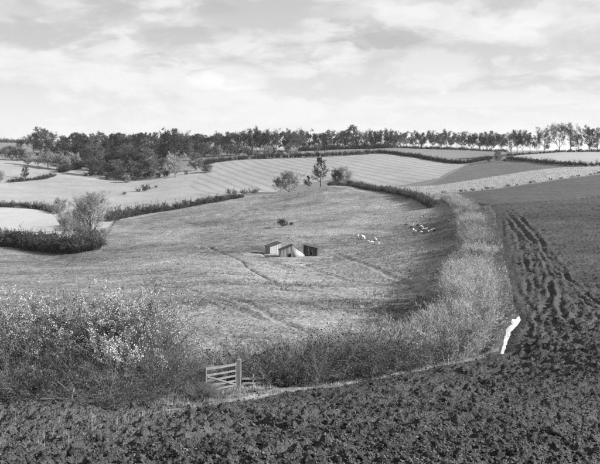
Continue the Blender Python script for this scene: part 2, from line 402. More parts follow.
ruts = [smooth_line(P_(*r)) for r in (
    [(522,345),(517,318),(514,290),(508,255),(500,225),(496,212)],
    [(530,340),(524,310),(521,285),(516,255),(508,228),(500,213)],
    [(540,335),(534,305),(531,280),(524,250),(514,225),(505,212)],
    [(560,340),(548,312),(544,285),(538,258),(524,231),(511,213)],
    [(500,360),(530,345),(562,338),(590,330),(597,318),(585,305),(560,300),(545,284)],
    [(515,366),(545,352),(580,345),(620,335)],
    [(560,318),(575,322),(583,312),(573,303)],
    [(470,372),(520,358),(560,352),(600,350),(650,345)],
    [(526,343),(520,314),(517,288),(512,255),(504,227),(498,213)],
    [(548,338),(541,309),(537,283),(531,255),(519,228),(508,213)],
    [(575,330),(560,306),(556,285),(552,268),(540,245)],
    [(535,344),(528,312),(526,284),(519,254),(511,230),(502,213)],
    [(600,300),(575,288),(560,270),(546,250),(530,229),(515,213)],
    [(620,318),(590,300),(566,282),(553,262),(536,240),(520,218)],
    [(498,366),(520,352),(536,330),(545,308),(552,292)],
    [(640,372),(590,362),(548,358),(512,372)],
    [(545,345),(570,334),(588,320),(592,306),(578,296)])]
ruts += [smooth_line(P_(*r_)) for r_ in ([(-20,450),(60,441),(130,431),(190,421)], [(-20,464),(80,453),(160,440),(240,426),(340,413),(440,396),(510,380)], [(20,470),(140,452),(220,432),(320,414)])]
ruts = [wander_line(r_, .15, 50 + k_) for k_, r_ in enumerate(ruts)]

cols = np.concatenate([np.linspace(-0.80, -0.45, 26)[:-1], np.linspace(-0.45, 0.45, 600), np.linspace(0.45, 0.80, 26)[1:]])
def geo(a, b, r): return np.exp(np.arange(math.log(a), math.log(b), math.log(r)))
rows = np.concatenate([np.linspace(-14, 9, 14)[:-1], geo(29, 84, 1.0022) - 20 if False else np.zeros(0)])
rows = np.concatenate([rows, np.arange(9, 13.5, 0.25), geo(13.5, 62, 1.0031), geo(62, 210, 1.0052), geo(210, 640, 1.006), geo(640, 9000, 1.12)])
Yg, Ug = np.meshgrid(rows, cols, indexing='ij')
Xg = Ug * (Yg + 3.0 + 12.0 * np.exp(-np.maximum(Yg, -10) / 12.0)) 
Zg = zbase(Xg, Yg)
yc = (Yg[:-1, :-1] + Yg[1:, 1:]) / 2; xc = (Xg[:-1, :-1] + Xg[1:, 1:] + Xg[1:, :-1] + Xg[:-1, 1:]) / 4
wob = 0.010 * yc                                   # hand-drawn unevenness of field edges
xw = xc + wob * fbm(xc / (0.04 * yc + 1), yc / (0.04 * yc + 1), 3, 5) * 0.5
FID = np.full(xc.shape, -1)
names = ['ground', 'field_path', 'ploughed_field', 'harrowed_field', 'stubble_field', 'upper_field', 'rough_slope', 'hay_field', 'pasture', 'grass_verge', 'bare_mound', 'valley_meadow', 'ditch', 'wheel_ruts', 'trodden_ground']
polys = [None, path_poly, plough, tilth, stubble, upper, slope, stripe, pasture, verge, mound, valley]
for i in range(len(polys) - 1, 0, -1):
    FID[inside(xw, yc, polys[i])] = i
FID[(FID == -1)] = 0
rm = (FID == 2) & (yc < 230)
rd = np.full(xc.shape, 1e9)
for r_ in ruts: rd[rm] = np.minimum(rd[rm], seg_dist(xc[rm], yc[rm], r_))
FID[rd < (0.16 + .002 * yc) * (1.6 * vnoise(xc / .7, yc / 2.5, 91) - .1)] = 13
hut_c = P_((276,254),(292,257),(312,256),(300,263))
hd = np.full(xc.shape, 1e9); hmk = (yc > 130) & (yc < 190) & (np.abs(xc) < 25)
hd[hmk] = np.min([np.hypot((xc[hmk] - c[0]) / 1.5, yc[hmk] - c[1]) for c in hut_c], 0)
FID[hd + 3.0 * fbm(xc / 2.5, yc / 4, 3, 95) < 2.6] = 14
near_m = (yc < 330) & (yc > 60)
for dl, wd in zip(ditches, (0.22, 0.13, 0.2)):
    dd = np.full(xc.shape, 1e9); dd[near_m] = seg_dist(xc[near_m], yc[near_m], dl)
    FID[(dd < wd * (1.7 * vnoise(xc * .35, yc * .35, 9)))] = 12
# relief of each ground
inpl = inside(Xg, Yg, plough) | (inside(Xg, Yg, verge) & (Yg < 32) & (Xg < -1.5))
edge = np.full(Xg.shape, 0.0)
m = inpl & (Yg < 260)
e = np.minimum(seg_dist(Xg[m], Yg[m], P_(*hedge_foot)), seg_dist(Xg[m], Yg[m], P_((489,206),(540,202),(600,197),(700,190))) * .4)
edge[m] = np.clip(e / (0.02 * Yg[m] + 0.25), .25, 1)
x, y = Xg[m], Yg[m]
# furrow slices lie along the foot of the hedge
fd = np.array([0.80, 0.60]); fn = np.array([-0.60, 0.80])
a_ = x * fd[0] + y * fd[1]; b_ = x * fn[0] + y * fn[1]
wv = b_ + 0.35 * fbm(x / 5, y / 5, 2, 41)
sl_ = (wv / 0.75) % 1.0
slice_ = np.where(sl_ < .72, sl_ / .72, (1 - sl_) / .28)          # a turned slice: long sloping back, short steep face
cl1 = 1 - np.abs(fbm(a_ / 0.75, b_ / 0.45, 3, 3)) * 2.2
cl2 = 1 - np.abs(fbm(x / 0.26, y / 0.26, 2, 23)) * 2.0
far_ = 1 - np.clip((y - 45) / 50, 0, 1) * .45
z_ = 0.13 * cl1 * far_ + 0.10 * cl2 * far_ + 0.15 * slice_ * (0.1 + 1.4 * vnoise(a_ / 1.1, b_ / 0.6, 8)) + 0.05 * np.abs(fbm(x / .11, y / .11, 2, 33)) + 0.20 * fbm(x / 3.0, y / 2.2, 3, 77) - 0.16
rutd = np.zeros(x.shape)
rnear = np.full(x.shape, 1e9)
for r_ in ruts: rnear = np.minimum(rnear, seg_dist(x, y, r_))
rutd += np.exp(-(rnear / 2.2) ** 2) * (0.36 * (np.abs(fbm(x / 0.9, y / 1.8, 4, 311)) - .28) + 0.16 * (np.abs(fbm(x / .35, y / .5, 3, 321)) - .28))
for k, r_ in enumerate(ruts):
    d_ = seg_dist(x, y, r_) + 0.10 * fbm(x / 1.2, y / 1.2, 2, 60 + k)
    wdt = 0.26 + 0.0022 * y; am = 0.25 + 1.1 * vnoise(x / 2.5, y / 4, 70 + k)
    rutd += am * (-0.15 * np.exp(-(d_ / (wdt * 0.5)) ** 2) + 0.10 * np.exp(-((d_ - wdt * 1.1) / (wdt * 0.45)) ** 2))
Zg[m] += edge[m] * (z_ + rutd)
# pasture: tussocks, sheep terraces, ditches
ip = (inside(Xg, Yg, pasture) | inside(Xg, Yg, verge)) & ~inpl
x, y = Xg[ip], Yg[ip]
q = 0.22 * fbm(x / 9, y / 9, 3, 101) + 0.16 * np.maximum(fbm(x / 1.6, y / 1.6, 3, 131), 0) + 0.05 * fbm(x / .4, y / .4, 2, 7)
q += 0.9 * fbm(x / 34, y / 30, 2, 171) * np.clip((seg_dist(x, y, np.vstack([pasture, pasture[:1]])) - 1) / 16, 0, 1) * inside(x, y, pasture)
terr = fbm(x / 26, y / 12, 2, 161)
q += 0.22 * np.abs(((terr * 6) % 1.0) - 0.5)
tracks = [wander_line(smooth_line(P_(*t_)), .18, 80 + k_) for k_, t_ in enumerate((
    [(110,262),(180,250),(262,232)], [(40,276),(160,262),(212,247)], [(205,300),(270,318),(345,328)], [(140,284),(230,300),(310,330)], [(335,252),(400,275),(432,300)],
    [(118,236),(200,226),(285,210)], [(250,290),(330,296),(400,318)], [(300,262),(350,280),(420,290)], [(20,290),(90,282),(160,275)]))]
for k_, tl in enumerate(tracks):
    d_ = seg_dist(x, y, tl); q += -0.13 * np.exp(-(d_ / .45) ** 2) + .05 * np.exp(-((d_ - .9) / .4) ** 2)
for dl, dp in zip(ditches, (0.17, 0.10, 0.12)):
    d_ = seg_dist(x, y, dl)
    q -= dp * np.exp(-(d_ / 0.4) ** 2)
Zg[ip] += q
# swath ridges on the hay field
ih = inside(Xg, Yg, stripe); x, y = Xg[ih], Yg[ih]
Zg[ih] += 0.5 * fbm(x / 28, y / 28, 4, 211)
oth = ~(ip | ih | inpl) & (Yg > 120)
x, y = Xg[oth], Yg[oth]
Zg[oth] += 0.5 * fbm(x / 28, y / 28, 4, 211)
# basin of the puddle
pm = (Yg > 48) & (Yg < 68) & (np.abs(Xg - 14.5) < 6)
x, y = Xg[pm], Yg[pm]
ins = inside(x, y, puddle); dp = seg_dist(x, y, np.vstack([puddle, puddle[:1]]))
zz = Zg[pm]
sd = np.where(ins, -dp, dp)
flat = PZ + np.clip(sd, -0.35, 1.4) * 0.45 + 0.10 * np.clip(sd, 0, 1) * fbm(x / 0.5, y / 0.5, 3, 9)
wgt = np.clip(1.0 - sd / 1.3, 0, 1)
zz = zz * (1 - wgt) + flat * wgt
Zg[pm] = zz
def zland(x, y):
    """height of the finished land sheet (bilinear in the grid)"""
    x = np.asarray(x, float); y = np.asarray(y, float)
    i = np.clip(np.searchsorted(rows, y) - 1, 0, len(rows) - 2)
    fy = np.clip((y - rows[i]) / (rows[i + 1] - rows[i]), 0, 1)
    def row(ii):
        u = x / (rows[ii] + 3.0 + 12.0 * np.exp(-np.maximum(rows[ii], -10) / 12.0))
        j = np.clip(np.searchsorted(cols, u) - 1, 0, len(cols) - 2); f = np.clip((u - cols[j]) / (cols[j + 1] - cols[j]), 0, 1)
        return Zg[ii, j] * (1 - f) + Zg[ii, j + 1] * f
    return row(i) * (1 - fy) + row(i + 1) * fy
GV = np.stack([Xg, Yg, Zg], -1).reshape(-1, 3)
nc = len(cols)
ci = np.arange((len(rows) - 1) * (nc - 1)).reshape(len(rows) - 1, nc - 1)
r_i = ci // (nc - 1); c_i = ci % (nc - 1); v0 = r_i * nc + c_i
QA = np.stack([v0, v0 + 1, v0 + nc + 1, v0 + nc], -1)
FM = ['ground', 'path', 'soil', 'tilth', 'stubble', 'upper', 'slope', 'stripe', 'pasture', 'verge', 'mound', 'valley', 'ditch', 'rut', 'trodden']
for i, nm in enumerate(names):
    q = QA[FID == i].reshape(-1, 4)
    if not len(q): continue
    used, inv = np.unique(q, return_inverse=True)
    o = link(nm, mesh_of(nm, GV[used], inv.reshape(-1, 4), smooth=True), M[FM[i]])
    tag(o, kind='structure')
# the puddle's water
M['water'] = material('sky_painted_water', (0.30, 0.80), ((1.1, 1.3), (6, .9)), rough=0.15, spec=0.5)  # whitish base colour painted in for the bright sky reflected on the water
pl = smooth_line(np.vstack([puddle, puddle[:1]]), 7)[:-1]
pl = pl + np.stack([fbm(pl[:, 0] / .5, pl[:, 1] / .9, 3, 5), fbm(pl[:, 0] / .5, pl[:, 1] / .9, 3, 6)], 1) * .11
cen = np.array([((c - 300) / F * d, d) for c, rr in ((517,319),(514,325),(508,332),(506,340),(504,350)) for d in [(CZ - PZ) / (rr - HORIZON) * F]])
import bmesh
bm = bmesh.new()
vs = [bm.verts.new((p[0], p[1], PZ)) for p in pl]
f = bm.faces.new(vs); bmesh.ops.triangulate(bm, faces=[f])
me = bpy.data.meshes.new('puddle'); bm.to_mesh(me); bm.free()
pud = link('puddle', me, M['water'])
if sum(p.normal.z for p in me.polygons) < 0: me.flip_normals()
tag(pud, kind='structure')

# ------------------------------------------------------------------ plant materials
M['bark'] = material('bark', (0.05, 0.13), ((2, .8), (12, .6)), coords='obj', stretch=(1, 1, .3), rand=.4)
M['bark_pale'] = material('pale_bark', (0.16, 0.32), ((2, .8), (12, .6)), coords='obj', stretch=(1, 1, .3), rand=.4)
M['twig_dark'] = material('dark_twigs_and_leaves', (0.018, 0.080), ((0.5, .9), (3, .7)), coords='obj', rand=.5, transl=.12)
M['twig_mid'] = material('brown_twigs_and_leaves', (0.05, 0.17), ((0.5, .9), (3, .7)), coords='obj', rand=.5, transl=.15)
M['twig_pale'] = material('pale_twigs_and_leaves', (0.14, 0.36), ((0.5, .9), (3, .7)), coords='obj', rand=.4, transl=.15)
M['leaf_near'] = material('bramble_leaves', (0.012, 0.15), ((1.1, 1.3), (9, 1.6)), coords='obj', rough=.6, spec=.4, rand=.2, transl=.2)
M['leaf_near_pale'] = material('pale_seedheads_and_leaves', (0.05, 0.64), ((.9, 1.8), (9, 1.3)), coords='obj', rough=.7, rand=.2, transl=.2)
M['stem_near'] = material('hedge_stems', (0.018, 0.26), ((1.5, 1.6), (7, 1.4)), coords='obj', rand=.2)
M['straw'] = material('dry_grass', (0.14, 0.46), ((0.4, .9), (6, 1.2)), transl=.15)
M['tussock'] = material('tussock_grass', (0.10, 0.36), ((0.05, .9), (2, 1.2)), transl=.1)

M['wood'] = material('weathered_gate_wood', (0.05, 0.19), ((2, .8), (14, .9)), coords='obj', stretch=(.2, 1, 1), bump=.006, bump_scale=20)
M['wood_post'] = material('weathered_post_wood', (0.08, 0.26), ((2, .8), (16, .9)), coords='obj', stretch=(1, 1, .15), bump=.01, bump_scale=20)
# ------------------------------------------------------------------ growing plants
def spawn(par, rad, k, t0, t1, ang, g, m):
    """k children on each parent curve: start points, directions, radii, position along the parent"""
    n_, mp, _ = par.shape
    t = g.uniform(t0, t1, (n_, k)); f = t * (mp - 1); i = np.clip(f.astype(int), 0, mp - 2); w = (f - i)[..., None]
    ii = np.arange(n_)[:, None]
    p = par[ii, i] * (1 - w) + par[ii, i + 1] * w
    tan = unit(par[ii, i + 1] - par[ii, i])
    r = rad[ii, i] * (1 - w[..., 0]) + rad[ii, i + 1] * w[..., 0]
    side = unit(np.cross(tan, g.normal(size=tan.shape)))
    a = g.normal(ang, 0.2, (n_, k, 1))
    d = unit(tan * np.cos(a) + side * np.sin(a))
    return p.reshape(-1, 3), d.reshape(-1, 3), r.ravel(), t.ravel()
def curves(p, d, L, m, g, lift=0.0, wander=0.12):
    t = np.linspace(0, 1, m)[None, :, None]
    c = p[:, None] + d[:, None] * (L[:, None, None] * t)
    c[:, :, 2] += (lift * L)[:, None] * (t[0, :, 0] ** 2)
    w = np.cumsum(g.normal(0, 1, c.shape), 1) * t * (wander * L / m)[:, None, None]
    return c + w
def grow_tree(seed, h=14, r0=.3, clear=.25, spread=.42, n=(11, 6, 5), twn=7, twl=.9, tww=.05, lv=1500, lsz=.35, lift=.35, lean=0.0, top=.9, shape='round'):
    g = np.random.default_rng(seed); tr = Buf(); cr = Buf()
    m0 = 9; t = np.linspace(0, 1, m0)
    c0 = np.zeros((1, m0, 3)); c0[0, :, 2] = t * h * top - .3
    wd = np.cumsum(g.normal(0, .02 * h / m0 * 2, (m0, 2)), 0); c0[0, :, :2] = wd * t[:, None]; c0[0, :, 0] += lean * h * t ** 2
    rr0 = (r0 * (1 - .85 * t))[None]; rr0[0, 0] *= 1.5
    tr.add(*tubes(c0, rr0, 7))
    p, d, r, tt = spawn(c0, rr0, n[0], clear, 1.0, 1.0, g, 5)
    u = (tt - clear) / (1 - clear)
    if shape == 'round': prof = np.sqrt(np.clip(1 - ((u - .40) / .72) ** 2, .08, 1))
    elif shape == 'tall': prof = .75 - .35 * u
    elif shape == 'fan': prof = .5 + .6 * (1 - u)
    else: prof = 1.05 - .95 * u
    L1 = spread * h * prof * g.uniform(.75, 1.15, len(p))
    c1 = curves(p, d, L1, 6, g, lift, .22); r1 = (r[:, None] * .62) * np.linspace(1, .3, 6)[None]
    tr.add(*tubes(c1, r1, 5))
    p, d, r, tt = spawn(c1, r1, n[1], .25, 1.0, .75, g, 4)
    L2 = np.repeat(L1, n[1]) * g.uniform(.3, .6, len(p)) * (1.1 - .5 * tt)
    c2 = curves(p, d, L2, 5, g, lift * .6, .25); r2 = (r[:, None] * .6) * np.linspace(1, .3, 5)[None]
    tr.add(*tubes(c2, r2, 4))
    p, d, r, tt = spawn(c2, r2, n[2], .25, 1.0, .7, g, 3)
    L3 = np.repeat(L2, n[2]) * g.uniform(.35, .7, len(p))
    c3 = curves(p, d, L3, 4, g, lift * .3, .3); r3 = np.maximum((r[:, None] * .6) * np.linspace(1, .35, 4)[None], tww * .35)
    cr.add(*tubes(c3, r3, 3))
    p, d, r, tt = spawn(c3, r3, twn, .2, 1.0, .6, g, 2)
    Lt = (twl * g.uniform(.5, 1.2, (len(p), 1)))
    v, f = twigs(p, d, Lt, tww, g); cr.add(v, t=f)
    if lv:
        pick = g.integers(0, len(p), lv)
        P = p[pick] + d[pick] * Lt[pick] * g.uniform(.2, 1.1, (lv, 1)) + g.normal(0, lsz * .6, (lv, 3))
        v, f = leaves(P, lsz, g, 1.3); cr.add(v, f)
    return tr.mesh('trunk_and_limbs', True), cr.mesh('crown')
def grow_shrub(seed, h=2.4, w=1.3, stems=60, sub=5, twn=9, twl=.3, tww=.009, lv=800, lsz=.06, arch=.25, rad=.013, leafbias=.5, k=3, clump=.25):
    """many-stemmed bush; returns one mesh (slot 0 stems and twigs, slot 1 leaves)"""
    g = np.random.default_rng(seed); b = Buf()
    az = g.uniform(0, 2 * math.pi, stems); rr = w * .55 * np.sqrt(g.uniform(0, 1, stems))
    p = np.stack([rr * np.cos(az), rr * np.sin(az), np.full(stems, -.12)], 1)
    out = unit(np.stack([np.cos(az), np.sin(az), np.zeros(stems)], 1) + g.normal(0, .6, (stems, 3)) * [1, 1, 0])
    tilt = g.uniform(.03, .5, (stems, 1))
    d = unit(out * tilt * w / h * 2.0 + [0, 0, 1])
    L = h * g.uniform(.5, 1.08, stems) * (1.08 - .25 * (rr / w / .55))
    c = curves(p, d, L, 7, g, 0, .16)
    t = np.linspace(0, 1, 7)
    c += out[:, None] * (arch * L * g.uniform(0, 1.6, stems))[:, None, None] * (t ** 2)[None, :, None] * [1, 1, 0]
    c[:, :, 2] -= (arch * .5 * L * g.uniform(0, 1.3, stems))[:, None] * (t ** 3)[None]
    r = (rad * g.uniform(.6, 1.5, stems))[:, None] * np.linspace(1, .35, 7)[None]
    b.add(*tubes(c, r, k))
    p, d, r_, tt = spawn(c, r, sub, .25, 1, .6, g, 4)
    L2 = np.repeat(L, sub) * g.uniform(.15, .38, len(p))
    c2 = curves(p, d, L2, 4, g, .1, .25); r2 = np.maximum(r_[:, None] * .55 * np.linspace(1, .4, 4)[None], tww * .4)
    b.add(*tubes(c2, r2, 3))
    p, d, _, tt2 = spawn(c2, r2, twn, .1, 1, .6, g, 2)
    Lt = twl * g.uniform(.4, 1.3, (len(p), 1))
    v, f = twigs(p, d, Lt, tww, g); b.add(v, t=f)
    nst = (sum(len(x) for x in b.q), sum(len(x) for x in b.t))
    if lv:
        cf = fbm(p[:, 0] * 1.5 + seed + p[:, 1], p[:, 2] * 1.5 - p[:, 1], 3, seed)
        wgt = np.clip(p[:, 2] / h, .02, 1) ** leafbias * (clump + np.clip(cf * 7 - .2, 0, 1))
        pick = g.choice(len(p), lv, p=wgt / wgt.sum())
        P = p[pick] + d[pick] * Lt[pick] * g.uniform(.1, 1.05, (lv, 1)) + g.normal(0, lsz * .7, (lv, 3))
        v, f = leaves(P, lsz, g, 1.5); b.add(v, f)
    me = b.mesh('shrub')
    if lv:
        nq, ntr = nst; total = len(me.polygons)
        mi = np.zeros(total, np.int32); mi[nq:nq + lv] = 1
        me.materials.append(None); me.materials.append(None)
        me.polygons.foreach_set('material_index', mi)
    else: me.materials.append(None)
    return me
def with_mats(me, *mats):
    c = me.copy()
    for i, mt in enumerate(mats):
        if i < len(c.materials): c.materials[i] = mt
    return c

TREE = {
 'wood':  [grow_tree(11 + i, 15, .28, .10, .46, (20, 7, 6), 7, .8, .05, 9500, .28) for i in range(4)],
 'bare':  [grow_tree(31 + i, 15, .30, .18, .46, (18, 8, 6), 15, 1.3, .045, 700, .2, .45) for i in range(4)],
 'tall':  [grow_tree(51 + i, 15, .24, .22, .50, (17, 8, 6), 12, 1.4, .045, 500, .2, .6, shape='tall') for i in range(4)],
 'round': [grow_tree(71 + i, 8, .20, .10, .52, (18, 7, 6), 6, .6, .04, 6500, .19) for i in range(3)],
 'fan':   [grow_tree(91 + i, 8, .16, .02, .70, (28, 8, 6), 13, .8, .03, 900, .12, .5, shape='fan') for i in range(2)],
 'bush':  [grow_tree(101 + i, 4, .10, .0, .70, (26, 7, 5), 8, .45, .03, 4500, .13, .3) for i in range(3)],
 'bigbare': [grow_tree(113, 14.5, .34, .12, .40, (24, 9, 7), 15, .9, .028, 1500, .11, .75, shape='fan', top=.72)],
 'pine':  [grow_tree(124, 12, .20, .16, .40, (24, 8, 5), 8, .4, .045, 2600, .22, .02, top=.97, shape='cone')],
}
class Coat:
    """a shared mesh with the materials this object wears"""
    def __init__(s, me, mats): s.me, s.mats = me, mats
def coat(me, key, *mats): return Coat(me, mats)
_HT = {'bush': 4, 'wood': 15.2, 'bare': 15.5, 'tall': 15.2, 'round': 8.6, 'fan': 8.6, 'bigbare': 14.8, 'pine': 12.0}
for k_ in TREE:
    _HT[k_] = float(np.mean([max(v.co.z for v in cr.vertices) for _, cr in TREE[k_]]))
def plant_tree(kind, px, D, top=None, h=None, tone='mid', label='', group=None, i=None, name='tree', wide=1.0, bark='bark', cat='tree'):
    x = (px - 300) / F * D; z = float(zland(x, D))
    if h is None: h = max(CZ + (HORIZON - top) / F * D - z, 2.0)
    k = int(rng.integers(0, len(TREE[kind]))) if i is None else i
    tm, cm = TREE[kind][k % len(TREE[kind])]
    s = h / _HT[kind]
    o = empty(name, (x, D, z - .05), float(rng.uniform(0, 6.28)), (s * wide, s * wide, s))
    tag(o, label, cat, group)
    link('trunk', coat(tm, bark, M[bark]), parent=o)
    link('crown', coat(cm, tone, M['twig_' + tone]), parent=o)
    return o
# --- the skyline wood and the rows on the ridge
SKY = [(20,138),(33,129),(41,126),(51,129),(63,135),(75,130),(82,128.5),(92,131),(101,131),(113,129),(125,130),(136,129),(148,130),(158,131),(171,127.5),(182,129),(190,132),(198,130),(208,133),
 (214,134),(221,131),(231,130),(241,129),(252,126),(262,128),(272,127),(285,129),(291,128),(305,129),(318,131),(331,126.5),(342,128),(352,124),(363,128.5),(374,129),(383,128),(395,129),(406,131),
 (414,130.5),(422,131),(431,129),(440,130),(447,129),(456,131),(465,130),(473,131.5),(480,131),(487,130),(493,129),(501,131)]
ORD = ['first', 'second', 'third', 'fourth', 'fifth', 'sixth', 'seventh', 'eighth', 'ninth', 'tenth', 'eleventh', 'twelfth', 'thirteenth', 'fourteenth', 'fifteenth', 'sixteenth', 'seventeenth', 'eighteenth', 'nineteenth', 'twentieth', 'twenty-first']
cnt = {}
for px, top in SKY:
    left = px < 210
    D = 520 + rng.uniform(-12, 12) if left else 545 + rng.uniform(-8, 8)
    row_ = 'in the skyline wood left of the striped hay field' if left else ('in the crowded ridge row above the striped hay field' if px < 400 else 'in the thin ridge row above the dark curving hedge')
    cnt[row_] = cnt.get(row_, -1) + 1
    lab = ORD[cnt[row_]] + ' tree from the left ' + row_
    kind = 'wood' if (left or px < 400) and rng.random() < .5 else ('tall' if px >= 400 else 'bare')
    if px < 400 and rng.random() < .4: kind = 'round'
    plant_tree(kind, px, D, top, tone='dark' if px < 330 and rng.random() < .5 else 'mid', label=lab, group='trees of the skyline wood' if left else ('ridge trees above the hay field' if px < 400 else 'thin ridge trees above the curving hedge'), wide=1.05 if px < 400 else 1.2)
for px in list(np.arange(64, 205, 10)):
    plant_tree('wood', px + rng.uniform(-3, 3), 545 + rng.uniform(0, 20), 133 + rng.uniform(0, 3), tone='dark', label='dark tree half hidden behind the front trees of the skyline wood', group='hidden trees of the skyline wood')
for px in list(np.arange(216, 402, 7)):
    plant_tree('wood', px + rng.uniform(-3, 3), 565 + rng.uniform(0, 15), 132 + rng.uniform(-1, 3), tone='dark', label='dark tree showing between the front trees of the crowded ridge row', group='back trees of the crowded ridge row')
for px in list(np.arange(402, 506, 10)):
    plant_tree('tall', px + rng.uniform(-3, 3), 562 + rng.uniform(0, 15), 132.5 + rng.uniform(-1, 2), tone='mid', label='tree showing between the front trees of the thin ridge row', group='back trees of the thin ridge row', wide=1.15)
# --- trees of the wood on the slope below the skyline
for D, a, b, st, t0 in ((500, 92, 205, 10, 138), (472, 84, 196, 10, 144), (446, 86, 192, 9, 150), (424, 88, 168, 9, 158)):
    for k_, px in enumerate(np.arange(a, b, st)):
        if D < 450 and 161 < px < 190: continue
        plant_tree(('wood', 'round', 'bare')[int(rng.choice(3, p=(.4, .4, .2)))], px + rng.uniform(-3, 3), D + rng.uniform(-8, 8), t0 + rng.uniform(-3, 4), tone='dark' if rng.random() < .55 else 'mid',
                   label=(ORD[k_] + ' tree from the left in the lowest row of the wooded slope') if D == 424 else 'dark tree in the upper rows of the wooded slope below the skyline wood', group='lowest trees of the wooded slope' if D == 424 else 'upper trees of the wooded slope', wide=1.3)
# --- single trees
plant_tree('wood', 172, 462, 128.5, tone='dark', label='broad dark tree towering behind the pale round tree at the wood edge', i=1, wide=1.25)
plant_tree('round', 175, 405, 152, tone='pale', label='pale round leafy tree standing alone before the dark wood', i=0, wide=1.15)
plant_tree('bush', 186, 412, 170, tone='mid', label='small bush at the right foot of the pale round tree', i=1, cat='bush', name='bush')
plant_tree('round', 196, 424, 152, tone='mid', label='dark rounded tree between the pale round tree and the hay field', i=2, wide=1.3)
plant_tree('bush', 207, 415, 163, tone='mid', label='low dark bush at the left corner of the striped hay field', i=1, wide=1.5, cat='bush', name='bush')
plant_tree('bigbare', 90, 186, 187, tone='pale', label='large bare spreading tree in the hedge at left', wide=1.15)
plant_tree('bare', 61, 214, 192, tone='pale', label='pale slender tree beside the large bare tree at left', i=1, wide=.8, bark='bark_pale')
plant_tree('fan', 72, 206, 204, tone='pale', label='pale bushy thicket left of the large bare tree', i=0, wide=.9, bark='bark_pale', cat='bush', name='bush')
plant_tree('fan', 104, 190, 226, tone='pale', label='pale low bush right of the large bare tree', i=1, wide=1.0, bark='bark_pale', cat='bush', name='bush')
plant_tree('round', 25, 392, 166, tone='dark', label='small dark round tree on the low hedge at far left', i=2, wide=.95)
plant_tree('fan', -2, 345, 167, tone='pale', label='pale bare tree cut by the left edge of the picture', i=0, wide=.9, bark='bark_pale')
plant_tree('bush', 127, 395, 173, tone='pale', label='low pale bush on the meadow before the wood', i=1, wide=1.3, cat='bush', name='bush')
plant_tree('bush', 145, 352, 183, tone='mid', label='tiny dark bush on the meadow below the pale round tree', i=2, cat='bush', name='bush')
plant_tree('fan', 289, 318, 168.5, tone='pale', label='bare rounded bush with fanned branches on the crest left of the pine', i=1, wide=1.25, cat='bush', name='bush')
plant_tree('fan', 281, 322, 175, tone='mid', label='lower bare bush merging into the left of the fanned bush', i=0, wide=1.1, cat='bush', name='bush')
plant_tree('pine', 320.5, 306, 156.5, tone='dark', label='dark open-branched pine standing on the crest', name='pine_tree')
plant_tree('pine', 308, 308, 175, tone='dark', label='small dark sapling just left of the pine', wide=1.1, name='sapling')
plant_tree('fan', 344, 305, 163, tone='pale', label='leaning bare thicket right of the pine on the crest', i=0, wide=1.0, cat='bush', name='bush')
plant_tree('bush', 337, 303, 166, tone='dark', label='narrow dark bush at the left end of the leaning thicket', i=0, wide=.6, cat='bush', name='bush')
plant_tree('bush', 350, 303, 179, tone='dark', label='low dark bush under the leaning thicket', i=1, wide=1.4, cat='bush', name='bush')
plant_tree('bush', 282.5, 202, 217, tone='dark', label='small dark bush alone on the pasture above the huts', i=0, wide=1.15, cat='bush', name='bush')
plant_tree('bush', 291.5, 206, 221.5, h=.95, tone='dark', label='tiny dark shrub right of the small lone pasture bush', i=1, wide=1.3, cat='bush', name='bush')
plant_tree('round', 498, 392, 149, tone='mid', label='dense bushy tree at the end of the dark slope at right', i=2, wide=1.0)
plant_tree('bush', 489, 398, 157, tone='dark', label='dark bush left of the dense bushy tree at right', i=1, wide=1.2, cat='bush', name='bush')
plant_tree('bush', 505, 385, 160, tone='mid', label='low bush right of the dense bushy tree at right', i=0, wide=1.2, cat='bush', name='bush')
plant_tree('wood', 325, 500, 138, tone='dark', label='dark tree standing forward of the ridge row above the pine', i=2, wide=.8)
plant_tree('round', 317, 498, 143, tone='mid', label='rounded tree left of the forward dark tree below the ridge row', i=0)
plant_tree('bare', 297, 505, 127, tone='mid', label='large rounded tree with clear trunk before the ridge row', i=2, wide=1.15)
# right-hand skyline row, each told apart
for px, top, kd, w_, tn, lab in (
    (511, 129, 'bare', .9, 'mid', 'first bare tree of the open skyline row at right'),
    (517, 128, 'tall', 1.1, 'mid', 'second tree, dense topped, of the open skyline row at right'),
    (523, 128.5, 'tall', 1.0, 'mid', 'third tree of the open skyline row at right'),
    (530, 131, 'tall', 1.0, 'mid', 'thin fourth tree of the open skyline row at right'),
    (537, 133, 'tall', .8, 'mid', 'slight low tree left of the broad dark skyline tree at right'),
    (544, 125.5, 'bare', 1.05, 'mid', 'broad dark tree with full crown in the right skyline row'),
    (559.5, 119.5, 'bare', .85, 'mid', 'tallest bare tree of the right skyline row'),
    (570.5, 121, 'bare', .9, 'mid', 'forked bare tree just right of the tallest skyline tree'),
    (578.5, 131, 'tall', .8, 'mid', 'thin low tree between forked skyline tree and the right edge group'),
    (589.5, 124.5, 'wood', .85, 'mid', 'dense dark tree near the right end of the skyline'),
    (598, 126, 'bare', 1.0, 'mid', 'tree cut by the right edge of the picture on the skyline')):
    plant_tree(kd, px, 428 + rng.uniform(-4, 4), top, tone=tn, label=lab, wide=w_, group='open skyline row at right')
for k_, px in enumerate(np.arange(86, 168, 6.5)):
    plant_tree('bush', px + rng.uniform(-2, 2), 412 + rng.uniform(-4, 6), 170 + rng.uniform(-3, 4), tone='dark', label=ORD[k_] + ' dark bush from the left along the foot of the wooded slope', group='bushes at the foot of the wooded slope', wide=1.1, cat='bush', name='bush')
